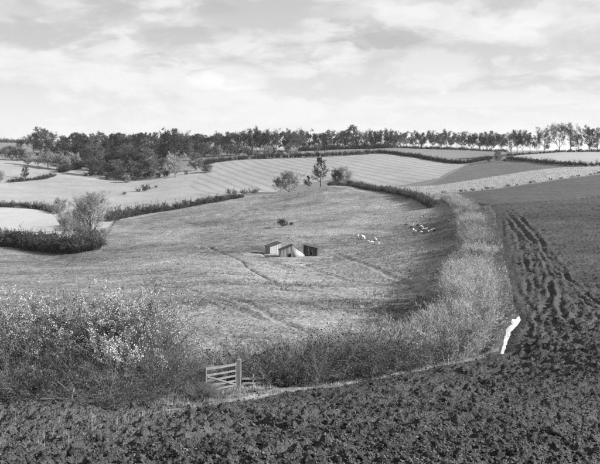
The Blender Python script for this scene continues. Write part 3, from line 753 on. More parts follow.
# --- pale leafy trees and bushes at the wood's foot
for k_, (px, D, top, tn, w_) in enumerate(((3,480,146,'mid',1.2),(12,470,143,'mid',1.2),(22,468,146,'mid',1.2),(45,470,140,'dark',1.3),(60,475,140,'dark',1.3),(72,470,141,'dark',1.3),(82,462,144,'dark',1.3))):
    plant_tree('round', px, D, top, tone=tn, wide=w_, label=ORD[k_] + ' rounded tree from the left in the grey clump under the skyline wood', group='rounded trees at far left')
for k_, (px, D, top) in enumerate(((28,448,151),(38,445,155),(48,440,150),(57,436,151),(64,434,153),(75,447,151))):
    plant_tree('round', px, D, top, tone='pale', wide=1.15, label=ORD[k_] + ' pale leafy rounded tree from the left at the foot of the far left wood', group='pale rounded trees at far left')
for k_, px in enumerate(np.arange(206, 300, 7.5)):
    tone = 'pale' if rng.random() < .55 else 'mid'
    plant_tree('bush', px + rng.uniform(-2, 2), 500 + rng.uniform(-6, 14), 145 + rng.uniform(-4, 4), tone=tone, wide=1.1, label=ORD[k_] + ' bush from the left in the belt between hay field and ridge row', group='bushes between hay field and ridge', cat='bush', name='bush')

# ------------------------------------------------------------------ hedges: a row of shrubs moves together as one hedge
FAR = [grow_shrub(200 + i, 2.4, 1.7, 20, 6, 8, .5, .04, 900, .11, .2, .03, .3) for i in range(4)]
MID = [grow_shrub(220 + i, 2.5, 1.7, 60, 6, 9, .36, .013, 700, .065, .28, .014, .6) for i in range(4)]
def hedge(label, pl, protos, mats, spacing, rows_=1, width=0.0, s=(.8, 1.2), hscale=None, name='hedge', world=False, gap=0.0):
    pl = np.asarray(pl, float) if world else line(pl)
    pl = smooth_line(pl, 8)
    seg = np.linalg.norm(np.diff(pl, axis=0), axis=1); cum = np.concatenate([[0], np.cumsum(seg)])
    root = empty(name, on(pl[0][0], pl[0][1])); tag(root, label, 'hedge')
    ro = np.array(root.location)
    q = 0.0
    while q < cum[-1]:
        for k in range(rows_):
            if gap and rng.random() < gap: continue
            tq = min(max(q + rng.uniform(-.3, .3) * spacing, 0), cum[-1] - 1e-3)
            i = min(np.searchsorted(cum, tq, side='right') - 1, len(seg) - 1); f = (tq - cum[i]) / (seg[i] + 1e-9)
            p = pl[i] * (1 - f) + pl[i + 1] * f; tn = (pl[i + 1] - pl[i]) / (seg[i] + 1e-9); nn = np.array([-tn[1], tn[0]])
            off = ((k + .5) / rows_ - .5) * width + rng.uniform(-.15, .15) * max(width, spacing)
            p = p + nn * off
            if seg_dist(np.array([p[0]]), np.array([p[1]]), puddle)[0] < 1.7: continue      # the wet corner is open
            me = coat(protos[int(rng.integers(0, len(protos)))], '', *(mats(tq / cum[-1]) if callable(mats) else mats))
            o = link('shrub', me, parent=root)
            sc_ = rng.uniform(*s); hz_ = sc_ * (hscale(tq / cum[-1]) if hscale else 1.0)
            o.location = (p[0] - ro[0], p[1] - ro[1], float(zland(p[0], p[1])) - ro[2] - .03)
            o.rotation_euler = (0, 0, float(rng.uniform(0, 6.28))); o.scale = (sc_, sc_, hz_)
        q += spacing
    return root
DK = (M['twig_dark'], M['twig_dark']); MD = (M['twig_mid'], M['twig_mid']); PL = (M['twig_pale'], M['twig_pale'])
hedge('thick dark hedge below the pale mound at left, reaching the large bare tree', [(-30,243),(0,246),(30,250),(60,252.5),(85,252),(98,249)], FAR, (M['twig_mid'], M['twig_dark']), 1.5, 3, 3.4, (.75, 1.65))
hedge('low dark hedge behind the pale mound at far left', [(-20,205.5),(0,206.5),(25,207.5),(45,210),(58,214)], FAR, MD, 1.6, 2, 1.4, (.4, 1.05))
hedge('short thin hedge slanting from pale slender tree to large bare tree', [(63,225),(72,229),(85,234),(97,239)], FAR, MD, 1.5, 1, .5, (.5, .9))
hedge('long dark hedge along the valley bottom right of the large bare tree', [(108,221),(128,217),(150,213.5),(170,211),(190,207),(212,203),(232,199.5),(243,198)], FAR, (M['twig_mid'], M['twig_dark']), 1.6, 2, 2.0, (.35, 1.3), hscale=lambda t: 1.25 - .6 * t)
hedge('dark hedge along the crest from the thicket to the sheep', [(330,186.5),(350,186.8),(362,188.5),(385,192.5),(405,196.5),(420,202),(432,209)], FAR, (M['twig_mid'], M['twig_dark']), 1.2, 2, 1.3, (.3, .85), hscale=lambda t: .8 + .5 * t)
hedge('dark hedge between the hay field and the belt of bushes', [(205,165.5),(215,162.5),(240,160),(270,158.5),(300,157.5),(330,156.5),(350,155),(375,153.2)], FAR, DK, 2.2, 1, .8, (.9, 1.5))
hedge('thin dark curving hedge across the upper right fields', [((px - 300) / F * d, d) for px, d in ((378,484),(400,465),(420,443),(440,420),(455,407),(468,402),(480,408),(492,412))], FAR, DK, 1.5, 2, 1.2, (.6, .95), world=True)
hedge('thin dark hedge between the dark slope and pale upper field', [(508,159.8),(530,162),(550,164.5),(570,166.3),(592,167.2),(620,165)], FAR, DK, 1.5, 1, .8, (.55, .95))
hedge('low dotted hedge along the lower edge of the pale stubble strip', [(400,194.5),(440,193.6),(480,189.6),(520,184.5),(560,179),(600,173.5),(640,169)], FAR, MD, 2.4, 1, .4, (.2, .45), gap=.3)
hedge('low dark hedge running right from the small dark round tree', [(10,183),(25,181.6),(40,180),(54,176.5)], FAR, DK, 1.7, 1, .8, (.5, 1.0))
hedge('short dark hedge under the wood edge at left', [(62,173),(70,170),(80,168)], FAR, DK, 1.8, 2, 1.5, (1.0, 1.5))
hedge('broken line of small bushes across the valley meadow', [(118,196),(130,193.5),(146,190),(160,187)], FAR, MD, 4.5, 1, .6, (.4, 1.0), gap=.3)
hedge('line of low bushes along the near edge of the hay field', [(225,197),(260,194.5)], FAR, MD, 4.0, 1, .6, (.5, 1.3), gap=.2)
hedge('dark undergrowth hedge under the thin ridge trees', [((px - 300) / F * 541, 541 + 3 * math.sin(px)) for px in (396,420,445,470,492,507)], FAR, MD, 1.5, 2, 2.5, (.35, 1.0), world=True)
hedge('dark undergrowth hedge under the crowded ridge row', [((px - 300) / F * 541, 541 + 3 * math.sin(px)) for px in (300,325,350,375,394)], FAR, MD, 1.7, 2, 2.5, (.8, 1.7), world=True)
hedge('low hedge under the open skyline row at right', [((px - 300) / F * 424, 424) for px in (509,530,560,585,612)], FAR, DK, 1.6, 1, .6, (.35, .8), world=True)
hedge('faint line of bushes on the far left horizon', [((px - 300) / F * d, d) for px, d in ((-40,1150),(-10,1180),(15,1200),(45,1250))], FAR, MD, 4.5, 2, 6.0, (1.5, 3.0), world=True)
# the thorn hedge between pasture and plough
NEARP = (M['twig_pale'], M['twig_pale']); NEARM = (M['stem_near'], M['twig_mid'])
hedge('broad pale thorn hedge running up the slope beside the wheel ruts', [(461,347),(467,322),(470,300),(472,275),(473,250),(470,228),(463,210),(448,200)], MID, lambda t: ((M['silver'], M['silver']), (M['silver'], M['twig_pale']), (M['twig_pale'], M['silver']), (M['twig_mid'], M['twig_mid']), (M['stem_near'], M['twig_mid']))[int(rng.choice(5, p=(.35, .2, .2, .15, .1)))], 1.4, 3, 2.5, (.40, 1.1), hscale=lambda t: 1.15 - .3 * t, gap=.1)
hedge('ragged thorn hedge right of the gate along the foot of the pasture', [(250,384),(285,383),(330,380),(370,374.5),(410,366.5),(445,358),(474,347)], MID, lambda t: (M['stem_near'], M['twig_dark']) if rng.random() > t * 2.2 else ((M['silver'], M['twig_pale']) if rng.random() < t - .15 else (M['stem_near'], M['twig_mid'])), .95, 3, 2.4, (.62, 1.1), hscale=lambda t: .85 + .3 * t)

# ------------------------------------------------------------------ the overgrown hedge in the left foreground
BRAM = [grow_shrub(300 + i, 2.1, 2.0, 150, 6, 8, .22, .007, 2600, .042, .5, .012, .6, clump=.08) for i in range(3)]
THIK = [grow_shrub(310 + i, 3.5, 1.9, 130, 7, 9, .30, .008, 9500, .043, .22, .016, 2.1, clump=.04) for i in range(3)]
STEM = [grow_shrub(330 + i, 2.6, 1.4, 120, 6, 8, .25, .008, 700, .045, .12, .017, 1.0) for i in range(2)]
def near_shrub(root, me, px, D, s, hz_, mats, key):
    x = (px - 300) / F * D; ro = root.location
    o = link('shrub', coat(me, key, *mats), parent=root)
    o.location = (x - ro[0], D - ro[1], float(zland(x, D)) - ro[2] - .04)
    o.rotation_euler = (0, 0, float(rng.uniform(0, 6.28))); o.scale = (s, s, s * hz_)
hx, hy, hz0 = at(100, 410)
fh = empty('hedge', (hx, hy, hz0)); tag(fh, 'tall overgrown bramble hedge filling the left foreground beside the gate', 'hedge')
pale_mix = (M['stem_near'], M['leaf_near_pale']); dark_mix = (M['stem_near'], M['leaf_near'])
for px, D, s, hz_ in ((-45,33,1.0,1.0),(-15,33,1.0,.98),(14,33.5,1.0,1.0),(40,33.5,.95,.88),(66,34,.8,.84),(92,34.2,1.0,1.02),(118,34.5,1.05,1.08),(140,35,1.05,1.02),(160,35.5,.8,.95)):
    near_shrub(fh, THIK[int(rng.integers(0, 3))], px, D, s, hz_, pale_mix, 'pale_mix')
for px, D, s, hz_ in ((-30,30.8,1.0,1.05),(2,30.8,1.05,1.1),(32,31,1.1,1.05),(84,32.2,.9,.85),(112,32,1.0,1.0),(134,32.6,.95,1.0)):
    near_shrub(fh, BRAM[int(rng.integers(0, 3))], px, D, s, hz_, dark_mix, 'dark_mix')
for px, D, s, hz_ in ((8,30.0,.8,.7),(28,29.9,.6,.5),(100,30.3,.75,.65),(126,31.0,.8,.7)):
    near_shrub(fh, BRAM[int(rng.integers(0, 3))], px, D, s, hz_, dark_mix, 'dark_mix')
for px, D, s, hz_ in ((146,32.6,.9,.95),(158,33.0,.85,1.0),(170,33.8,.8,.95),(180,34.4,.75,.85),(190,34.9,.65,.8),(199,35.4,.55,.7),(201,32.6,.5,.55),(206,33.0,.38,.45),(18,30.6,.7,.8),(98,31.4,.8,.9),(60,32.6,1.0,.8)):
    near_shrub(fh, STEM[int(rng.integers(0, 2))], px, D, s, hz_, dark_mix, 'dark_mix')
for px, D, s, hz_ in ((20,32,1.0,.84),(78,33.2,.85,.84),(128,33.4,1.0,.90)):
    near_shrub(fh, THIK[int(rng.integers(0, 3))], px, D, s, hz_, dark_mix if px < 100 else pale_mix, '')
def ground_pt(px, D): 
    x = (px - 300) / F * D
    return np.array([x, D, float(zland(x, D))])
# tall leafy sapling rising from the hedge
tm, cm = grow_tree(401, 4.6, .03, .35, .16, (14, 5, 3), 4, .25, .008, 900, .06, .3, shape='tall')
sp = ground_pt(112, 33.6); so = empty('sapling', sp, 1.0); tag(so, 'thin pale leafed sapling rising above the foreground hedge', 'sapling')
link('trunk', coat(tm, 'stem_near', M['stem_near']), parent=so); link('crown', coat(cm, 'lnp', M['leaf_near_pale']), parent=so)
# pale broken sticks in the dark gap under the hedge
def stick(label, p0, p1, r, seed, name='broken_branch'):
    g = np.random.default_rng(seed); p0 = np.array(p0, float); p1 = np.array(p1, float); L = np.linalg.norm(p1 - p0)
    t = np.linspace(0, 1, 8)[:, None]; c = (p0 + (p1 - p0) * t + np.cumsum(g.normal(0, .02 * L, (8, 3)), 0) * np.sin(t * 3.1) * .8)[None] - p0
    rr = (r * np.linspace(1, .45, 8))[None]
    o = empty(name, p0); tag(o, label, 'branch')
    b = Buf(); b.add(*tubes(c, rr, 7)); link('stem', b.mesh('stem', True), M['wood_post'], o)
    q_, d_, r_, _ = spawn(c, rr, 5, .3, .95, .8, g, 3)
    for i in range(5):
        c2 = curves(q_[i:i+1], d_[i:i+1], np.array([L * g.uniform(.15, .35)]), 4, g, .1, .2)
        b = Buf(); b.add(*tubes(c2, (r_[i] * .5 * np.linspace(1, .4, 4))[None], 5)); link('side_twig', b.mesh('side_twig', True), M['wood_post'], o)
    return o
a = ground_pt(71, 29.3); stick('short pale broken branch upright under the foreground hedge', a - [0, 0, .05], a + [.08, .1, .62], .045, 1)
a = ground_pt(40, 29.2); stick('thin pale branch lying level in the dark gap under the foreground hedge', a + [0, 0, .10], ground_pt(76, 29.3) + [0, 0, .18], .022, 2)
a = ground_pt(55, 29.8); stick('pale branch leaning across the dark gap left of the upright broken branch', a + [0, 0, .75], ground_pt(70, 29.6) + [0, 0, .42], .02, 3)
a = ground_pt(108, 30); stick('bare pale stick rising slantwise at the middle of the foreground hedge', a, a + [.25, .2, 1.5], .02, 4)

# ------------------------------------------------------------------ gate, posts, low rail
def bev_box(name, w, d, h, seed, bev=.008, warp=.006):
    b_ = bmesh.new(); bmesh.ops.create_cube(b_, size=1.0)
    for v in b_.verts: v.co = (v.co.x * w, v.co.y * d, v.co.z * h)
    ax = max(range(3), key=lambda i: (w, d, h)[i])
    ed = [e for e in b_.edges if abs((e.verts[0].co - e.verts[1].co)[ax]) > 1e-5]
    bmesh.ops.subdivide_edges(b_, edges=ed, cuts=3)
    rr = random.Random(seed)
    ph = [rr.uniform(0, 6) for _ in range(3)]
    for v in b_.verts:
        q = v.co[ax] * 2.2
        for i in range(3):
            if i != ax: v.co[i] += warp * math.sin(q + ph[i]) + rr.uniform(-1, 1) * warp * .25
    bmesh.ops.bevel(b_, geom=[e for e in b_.edges], offset=bev, segments=1, affect='EDGES', clamp_overlap=True)
    me = bpy.data.meshes.new(name); b_.to_mesh(me); b_.free(); return me
gp = ground_pt(236.5, 36.0); gq = ground_pt(203, 33.5)
gv = gq - gp; GL = float(np.linalg.norm(gv[:2])); g_ang = math.atan2(gv[1], gv[0]); g_slope = math.atan2(gv[2], GL)
post = empty('gate_post', gp + [.10, .05, -.05]); tag(post, 'stout pale gate post right of the field gate', 'post')
po = link('shaft', bev_box('shaft', .19, .19, 1.55, 1, .02, .01), M['wood_post'], post); po.location = (0, 0, .52)
pc = link('hinge', bev_box('hinge', .05, .26, .04, 2, .006, .0), M['bark'], post); pc.location = (-.11, 0, .92)
pc = link('hinge', pc.data, None, post); pc.location = (-.11, 0, .35)
gate = empty('field_gate', gp + [0, 0, .08]); gate.rotation_euler = (0, 0, g_ang)
tag(gate, 'weathered five-barred wooden field gate between hedge and post', 'gate')
def bar(name, x0, z0, x1, z1, hgt, thk, y, seed, parent):
    L = math.hypot(x1 - x0, z1 - z0)
    o = link(name, bev_box(name, L, thk, hgt, seed), M['wood'], parent)
    o.location = ((x0 + x1) / 2, y, (z0 + z1) / 2); o.rotation_euler = (0, -math.atan2(z1 - z0, x1 - x0), 0); return o
tsl = math.tan(g_slope); gl = GL - .18
for i, hh in enumerate((.06, .26, .47, .69, .96)):
    bar('rail', .04, hh, gl, hh + tsl * gl, .085 if i < 4 else .11, .035, 0, 10 + i, gate)
bar('stile', .06, -.02, .06, 1.06, .10, .06, -.004, 20, gate); bar('stile', gl - .05, tsl * gl - .02, gl - .05, tsl * gl + 1.02, .09, .06, -.004, 21, gate)
bar('brace', .12, .12, gl * .96, .62 + tsl * gl, .075, .03, .036, 22, gate)
rp, rq = ground_pt(241, 36.6), ground_pt(264, 37.6)
rail = empty('rail_fence', rp); rv = rq - rp; rL = float(np.linalg.norm(rv[:2])); rail.rotation_euler = (0, 0, math.atan2(rv[1], rv[0])); rs = rv[2] / rL
tag(rail, 'low two-railed wooden barrier right of the gate post', 'fence')
bar('rail', 0, .15, rL, .15 + rs * rL, .10, .04, -.05, 31, rail); bar('rail', 0, .36, rL, .34 + rs * rL, .10, .04, -.05, 32, rail)
for xx, sd in ((rL * .52, 33), (rL - .05, 34)):
    o = link('post', bev_box('post', .09, .09, .75, sd, .01), M['wood_post'], rail); o.location = (xx, .025, .18 + rs * xx)

# ------------------------------------------------------------------ huts on the pasture
M['board_pale'] = material('pale_weathered_boards', (0.16, 0.36), ((1.0, .9), (8, .8)), coords='obj', stretch=(1, 1, .1), rand=.8)
M['board_mid'] = material('grey_weathered_boards', (0.12, 0.30), ((1.0, .9), (8, .8)), coords='obj', stretch=(1, 1, .1), rand=.8)
M['board_dark'] = material('tarred_boards', (0.035, 0.10), ((1.0, .9), (8, .8)), coords='obj', stretch=(1, 1, .1), rand=.8)
M['felt'] = material('dark_roofing_felt', (0.04, 0.09), ((1.5, .9), (8, .6)), coords='obj')
M['sheet'] = material('pale_sheet_metal', (0.10, 0.34), ((.8, 1.2), (5, 1.0)), coords='obj', rough=.6, spec=.4, stretch=(2.5, 1, .4))
bvv, bqq = box_v(-.5, .5, -.5, .5, 0, 1)
unit_board = {k: mesh_of('board', bvv, bqq) for k in ('board_pale', 'board_mid', 'board_dark')}
for k, me in unit_board.items(): me.materials.append(M[k])
def hut(label, px, py, w, d, hl, hr, rz, front, side, door, lean_to=False):
    p = at(px, py); p[2] = float(zland(p[0], p[1]))
    o = empty('field_hut', p, R(rz)); tag(o, label, 'hut', 'huts on the pasture')
    nb = 11
    def wall(x0, y0, x1, y1, h0, h1, kind, door=None):
        L = math.hypot(x1 - x0, y1 - y0); k = max(int(round(L / .23)), 3); ang = math.atan2(y1 - y0, x1 - x0)
        for i in range(k):
            t = (i + .5) / k; z0 = -.15
            hh = h0 + (h1 - h0) * t
            if door and door[0] < t < door[1]: z0 = door[2]
            b = link('board', unit_board[kind], None, o)
            b.location = (x0 + (x1 - x0) * t, y0 + (y1 - y0) * t, z0 + rng.uniform(-.02, .02)); b.rotation_euler = (rng.uniform(-.02, .02), rng.uniform(-.03, .03), ang)
            b.scale = (L / k * rng.uniform(.80, .95), .03 + rng.uniform(0, .012), hh - z0 + rng.uniform(-.12, .03))
    wall(-w / 2, -d / 2, w / 2, -d / 2, hl, hr, front, door)
    wall(w / 2, -d / 2, w / 2, d / 2, hr, hr, side)
    wall(w / 2, d / 2, -w / 2, d / 2, hr, hl, side)
    wall(-w / 2, d / 2, -w / 2, -d / 2, hl, hl, front)
    sl = math.atan2(hr - hl, w); RL = math.hypot(w, hr - hl) + .3
    rf = link('roof', bev_box('roof', RL, d + .3, .06, 5, .01, .012), M['felt'], o); rf.location = (0, 0, (hl + hr) / 2 + .05); rf.rotation_euler = (0, -sl, 0)
    for sx in (-1, 1):
        for sy in (-1, 1):
            c = link('corner_post', unit_board['board_mid'], None, o); c.location = (sx * (w / 2 - .05), sy * (d / 2 - .06), -.15); c.scale = (.08, .08, (hr if sx > 0 else hl) + .12)
    if lean_to:
        tri = [(0, 0, -.2), (2.5, 0, -.2), (2.5, 0, .35), (0, 0, hr - .1)]
        vv = np.array([(x_, y_ + k_, z_) for k_ in (0, .06) for x_, y_, z_ in tri])
        l = link('side_panel', mesh_of('side_panel', vv, [(0, 1, 2, 3), (7, 6, 5, 4), (0, 4, 5, 1), (1, 5, 6, 2), (2, 6, 7, 3), (3, 7, 4, 0)]), M['sheet'], o)
        l.location = (w / 2 + .03, -d / 2 + .02, 0); l.rotation_euler = (0, 0, R(24))
    return o
hut('left field hut with pale boarded wall and roof rising to the right', 273, 253, 2.4, 2.0, 1.35, 1.95, 32, 'board_pale', 'board_pale', None)
hut('middle field hut with grey boards and a white panel sloping down to its right', 285.5, 256, 2.3, 2.1, 1.25, 2.15, 6, 'board_mid', 'board_mid', (.62, .86, .75), True)
hut('right field hut with dark tarred boards and a low doorway', 311.5, 254.5, 2.6, 2.0, 2.0, 1.5, -14, 'board_dark', 'board_dark', (.42, .68, .8))
for px, py, L, lab in ((258, 253, 1.6, 'dark plank lying in the grass left of the huts'), (263, 257, 2.2, 'long dark plank lying before the left field hut'), (300, 262, 1.8, 'pale plank lying in the grass before the middle field hut'), (324, 254, 1.5, 'pale plank leaning low right of the dark field hut')):
    p = at(px, py); p[2] = float(zland(p[0], p[1]))
    o = link('plank', bev_box('plank', L, .35, .10, int(px), .01, .03), M['board_dark' if 'dark plank' in lab else 'board_pale'])
    o.location = p + [0, 0, .06]; o.rotation_euler = (0, 0, rng.uniform(-.5, .3)); tag(o, lab, 'plank')

# ------------------------------------------------------------------ sheep
def sheep_mesh(graze):
    me = bpy.data.meshes.new('sheep_skeleton')
    V = []; E = []; RD = []
    def add(p, r, link_=None):
        V.append(p); RD.append(r)
        if link_ is not None: E.append((link_, len(V) - 1))
        return len(V) - 1
    hip = add((-.36, 0, .62), (.20, .21)); mid = add((-.05, 0, .60), (.24, .25), hip); sho = add((.28, 0, .62), (.20, .21), mid)
    if graze: n1 = add((.50, 0, .52), (.10, .11), sho); n2 = add((.62, 0, .32), (.075, .08), n1); n3 = add((.70, 0, .16), (.045, .05), n2)
    else: n1 = add((.46, 0, .80), (.11, .11), sho); n2 = add((.56, 0, .96), (.085, .09), n1); n3 = add((.72, 0, .90), (.045, .05), n2)
    add((n2 and V[n2][0] - .03, .12, V[n2][2] + .04), (.02, .03), n2); add((V[n2][0] - .03, -.12, V[n2][2] + .04), (.02, .03), n2)
    tail = add((-.56, 0, .56), (.05, .05), hip); add((-.60, 0, .40), (.03, .035), tail)
    for sy in (-1, 1):
        a_ = add((-.38, .13 * sy, .44), (.11, .10), hip); b2 = add((-.30, .13 * sy, .34), (.055, .055), a_); c_ = add((-.41, .13 * sy, .22), (.035, .035), b2); d2 = add((-.38, .13 * sy, 0), (.03, .03), c_)
        a_ = add((.28, .12 * sy, .42), (.09, .09), sho); b2 = add((.30, .12 * sy, .23), (.04, .04), a_); add((.29, .12 * sy, 0), (.03, .03), b2)
    me.from_pydata(V, E, [])
    o = bpy.data.objects.new('tmp', me); COL.objects.link(o)
    o.modifiers.new('s', 'SKIN'); su = o.modifiers.new('u', 'SUBSURF'); su.levels = 1; su.render_levels = 1
    for i, sv in enumerate(me.skin_vertices[0].data): sv.radius = RD[i]; sv.use_root = (i == 0)
    dg = bpy.context.evaluated_depsgraph_get()
    res = bpy.data.meshes.new_from_object(o.evaluated_get(dg)); res.name = 'sheep_body'
    bpy.data.objects.remove(o)
    for p in res.polygons: p.use_smooth = True
    return res
M['wool'] = material('white_wool', (0.62, 0.80), ((6, .8),), coords='obj'); M['wool_dark'] = material('black_wool', (0.02, 0.05), ((6, .8),), coords='obj')
SH = {}
for gz in (0, 1):
    for tn in ('wool', 'wool_dark'):
        m_ = sheep_mesh(gz); m_.materials.clear(); m_.materials.append(M[tn]); SH[(gz, tn)] = m_
def sheep(px, py, dark, label, group):
    p = at(px + rng.uniform(-1.6, 1.6), py + rng.uniform(-1.3, 1.3))
    o = link('sheep', SH[(int(rng.random() < .6), 'wool_dark' if dark else 'wool')]); o.location = (p[0], p[1], float(zland(p[0], p[1])) - .02)
    o.rotation_euler = (0, 0, float(rng.uniform(0, 6.28))); s = .68 + rng.uniform(-.06, .08); o.scale = (s, s, s)
    tag(o, label, 'sheep', group)
for px, py in ((411.5,224),(414,230.3),(416.8,231),(419.6,232),(424,229),(428,232),(431,231),(433.2,230.5),(421.5,228),(426,230)):
    sheep(px, py, False, 'white sheep in the flock near the upper hedge corner', 'flock near the upper hedge corner')
for px, py in ((407.8,224.6),(410,226),(417,226.3),(420.6,226.8),(424.6,218.8),(428.5,219),(414,232.2),(435.2,231)):
    sheep(px, py, True, 'black sheep in the flock near the upper hedge corner', 'flock near the upper hedge corner')
for px, py in ((359.5,236),(363.5,238.5),(366,240),(369,241.5),(372,243),(374,239),(377,241.5),(379,244)):
    sheep(px, py, False, 'white sheep scattered on the pasture right of the huts', 'flock right of the huts')

# ------------------------------------------------------------------ grass, clods and stalks that nobody could count
def scatter(nn, poly, ymin, ymax, g, power=2.0, umax=.46):
    """points in a field, thinner with distance as 1 / distance ** power"""
    out = []
    tot = 0
    while tot < nn:
        k = nn * 4
        if power == 2.0: y = 1 / g.uniform(1 / ymax, 1 / ymin, k)
        else: y = np.exp(g.uniform(math.log(ymin), math.log(ymax), k))
        x = g.uniform(-umax, umax, k) * y
        ok = inside(x, y, poly)
        if not ok.any(): break
        out.append(np.stack([x[ok], y[ok]], 1)); tot += ok.sum()
    return np.concatenate(out)[:nn]
def tufts(P, nb, h, w, g, spread):
    """nb blades around each point"""
    n_ = len(P); base = np.repeat(P, nb, 0); h = np.repeat(h, nb)
    az = g.uniform(0, 6.283, n_ * nb); o2 = np.stack([np.cos(az), np.sin(az)], 1)
    b2 = base + o2 * (np.repeat(spread, nb) * np.sqrt(g.uniform(0, 1, n_ * nb)))[:, None]
    z = zland(b2[:, 0], b2[:, 1]) - .02
    b3 = np.column_stack([b2, z]); hh = h * g.uniform(.5, 1.2, len(h)); ln = g.uniform(.1, .7, len(h)) * hh
    tip = b3 + np.column_stack([o2 * ln[:, None], hh]); midp = b3 + np.column_stack([o2 * (ln * .25)[:, None], hh * .6])
    sd = np.stack([-np.sin(az + 1), np.cos(az + 1), np.zeros(len(az))], 1) * (np.repeat(w, nb) * .5)[:, None]
    v = np.stack([b3 - sd, b3 + sd, midp + sd * .7, midp - sd * .7, tip], 1)
    i = np.arange(len(b3))[:, None] * 5
    return v.reshape(-1, 3), (i + [[0, 1, 2, 3]]), (i + [[3, 2, 4]])
g = np.random.default_rng(99)
# clods on the ploughed land
def lumps(S, iv, it, sz, name, mat, label, sink=.12, rough_=.36):
    v = iv[None] * np.clip(1 + g.normal(0, rough_, (len(S), len(iv), 1)), .35, 1.9) * (g.uniform(.5, 1.5, (len(S), 1, 3)) * [1.15, 1, .75]) * sz[:, None, None]
    an = g.uniform(0, 6.28, len(S)); ca, sa = np.cos(an)[:, None], np.sin(an)[:, None]
    v = np.stack([v[..., 0] * ca - v[..., 1] * sa, v[..., 0] * sa + v[..., 1] * ca, v[..., 2]], -1)
    v += np.column_stack([S, zland(S[:, 0], S[:, 1]) + sz * sink])[:, None]
    co = link(name, mesh_of(name, v.reshape(-1, 3), tris=(it[None] + (np.arange(len(S)) * len(iv))[:, None, None]).reshape(-1, 3)), mat)
    tag(co, label, 'soil', kind='stuff')
ico = bmesh.new(); bmesh.ops.create_icosphere(ico, subdivisions=1, radius=1.0)
iv = np.array([v.co[:] for v in ico.verts]); it = np.array([[v.index for v in f.verts] for f in ico.faces]); ico.free()
ov = np.array([(1, 0, 0), (-1, 0, 0), (0, 1, 0), (0, -1, 0), (0, 0, 1), (0, 0, -1)], float); ot = np.array([(0, 2, 4), (2, 1, 4), (1, 3, 4), (3, 0, 4), (2, 0, 5), (1, 2, 5), (3, 1, 5), (0, 3, 5)])
dry = lambda S: S[~inside(S[:, 0], S[:, 1], puddle) | ((g.uniform(0, 1, len(S)) < .4) & (seg_dist(S[:, 0], S[:, 1], np.vstack([puddle, puddle[:1]])) < .12))]
S = dry(np.vstack([scatter(9000, plough, 13.5, 75, g), scatter(900, verge, 20, 33, g)]))
lumps(S, iv, it, (.018 + .085 * g.beta(.7, 5.0, len(S))) * (1 + S[:, 1] / 90), 'soil_clods', M['soil'], 'loose clods of earth strewn over the ploughed field')
S = dry(scatter(800, plough, 13.5, 60, g))
lumps(S, iv, it, .04 + .06 * g.beta(1, 2.5, len(S)), 'turned_clods', M['soil'], 'large turned clods lying on the ploughed field', .05, .42)
S = dry(np.vstack([scatter(24000, plough, 13.5, 120, g), scatter(5000, verge, 20, 36, g)]))
lumps(S, ov, ot, (.009 + .024 * g.beta(1.0, 3.0, len(S))) * (1 + S[:, 1] / 45), 'soil_crumbs', M['crumb'], 'fine dry crumbs of earth over the ploughed field', .5, .4)
# tussocks on the pasture
S = scatter(12000, pasture, 38, 260, g)
keep = (fbm(S[:, 0] / 14, S[:, 1] / 6, 4, 301) > .12); S = S[keep]
k1 = .06 + .16 * g.beta(1.3, 3, len(S))
v, q, t = tufts(S, 8, k1 * (1 + S[:, 1] / 300), .012 + S[:, 1] * .00025, g, k1 * 1.4)
o = link('pasture_grass', mesh_of('pasture_grass', v, q, t), M['tussock']); tag(o, 'coarse tussocky grass over the pasture', 'grass', kind='stuff')
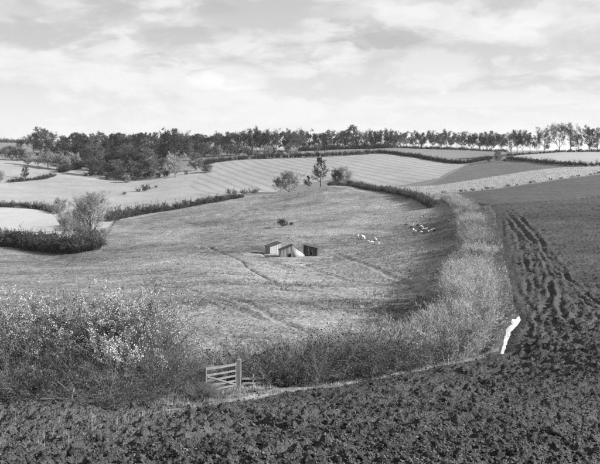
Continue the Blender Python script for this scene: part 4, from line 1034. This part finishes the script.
# dark rushes on the rough right half of the pasture
S = scatter(13000, pasture, 60, 230, g)
S = S[(fbm(S[:, 0] / 10, S[:, 1] / 8, 4, 351) + np.clip(S[:, 0] / np.maximum(S[:, 1], 1) * 2.2, -.6, .35) > .16)]
k1 = .14 + .26 * g.beta(1.3, 3, len(S))
v, q, t = tufts(S, 7, k1, .02 + S[:, 1] * .0003, g, k1 * 1.2)
o = link('rushes', mesh_of('rushes', v, q, t), M['twig_mid']); tag(o, 'dark rush clumps over the rough right half of the pasture', 'rushes', kind='stuff')
# dry grass along the verge and the hedge foot
S = scatter(9000, verge, 20, 210, g)
S = S[~((S[:, 1] > 48) & (S[:, 1] < 68) & (seg_dist(S[:, 0], S[:, 1], np.vstack([puddle, puddle[:1]])) < .5)) & ~inside(S[:, 0], S[:, 1], puddle)]
S = S[(fbm(S[:, 0] / 1.6, S[:, 1] / 1.6, 3, 401) > .02) & ((S[:, 1] > 31) | (g.uniform(0, 1, len(S)) < .05) | (S[:, 0] < -10.6))]
k1 = (.07 + .26 * g.beta(1.3, 4, len(S))) * (1 + .8 * np.clip((S[:, 1] - 45) / 60, 0, 1))
k1 = np.where(S[:, 1] < 33, k1 * 1.5, k1)
v, q, t = tufts(S, 11, k1, .003 + S[:, 1] * .00020, g, k1 * .9)
o = link('verge_grass', mesh_of('verge_grass', v, q, t), M['straw']); tag(o, 'dry pale grass along the hedge foot and field margin', 'grass', kind='stuff')
# stalks on the stubble strip
S = scatter(5000, stubble, 220, 360, g)
v, q, t = tufts(S, 5, np.full(len(S), .42), np.full(len(S), .05), g, np.full(len(S), .4))
o = link('stubble_stalks', mesh_of('stubble_stalks', v, q, t), M['straw']); tag(o, 'pale standing stalks on the stubble strip', 'stubble', kind='stuff')

# ------------------------------------------------------------------ damp autumn air
hv, hq = box_v(-8000, 8000, -60, 9050, -160, CZ + 16)
hm = bpy.data.materials.new('haze_air'); hm.use_nodes = True
t = hm.node_tree
for n_ in list(t.nodes):
    if n_.type != 'OUTPUT_MATERIAL': t.nodes.remove(n_)
pv = N(t, 'ShaderNodeVolumePrincipled'); pv.inputs['Color'].default_value = G(.95); pv.inputs['Density'].default_value = 0.00007
pv.inputs['Anisotropy'].default_value = 0.2
t.links.new(pv.outputs[0], t.nodes['Material Output'].inputs['Volume'])
tag(link('haze', mesh_of('haze', hv, hq), hm), 'thin pale haze over the far fields', 'haze', kind='stuff')
# drop prototype meshes that nothing uses
for me in list(bpy.data.meshes):
    if me.users == 0: bpy.data.meshes.remove(me)
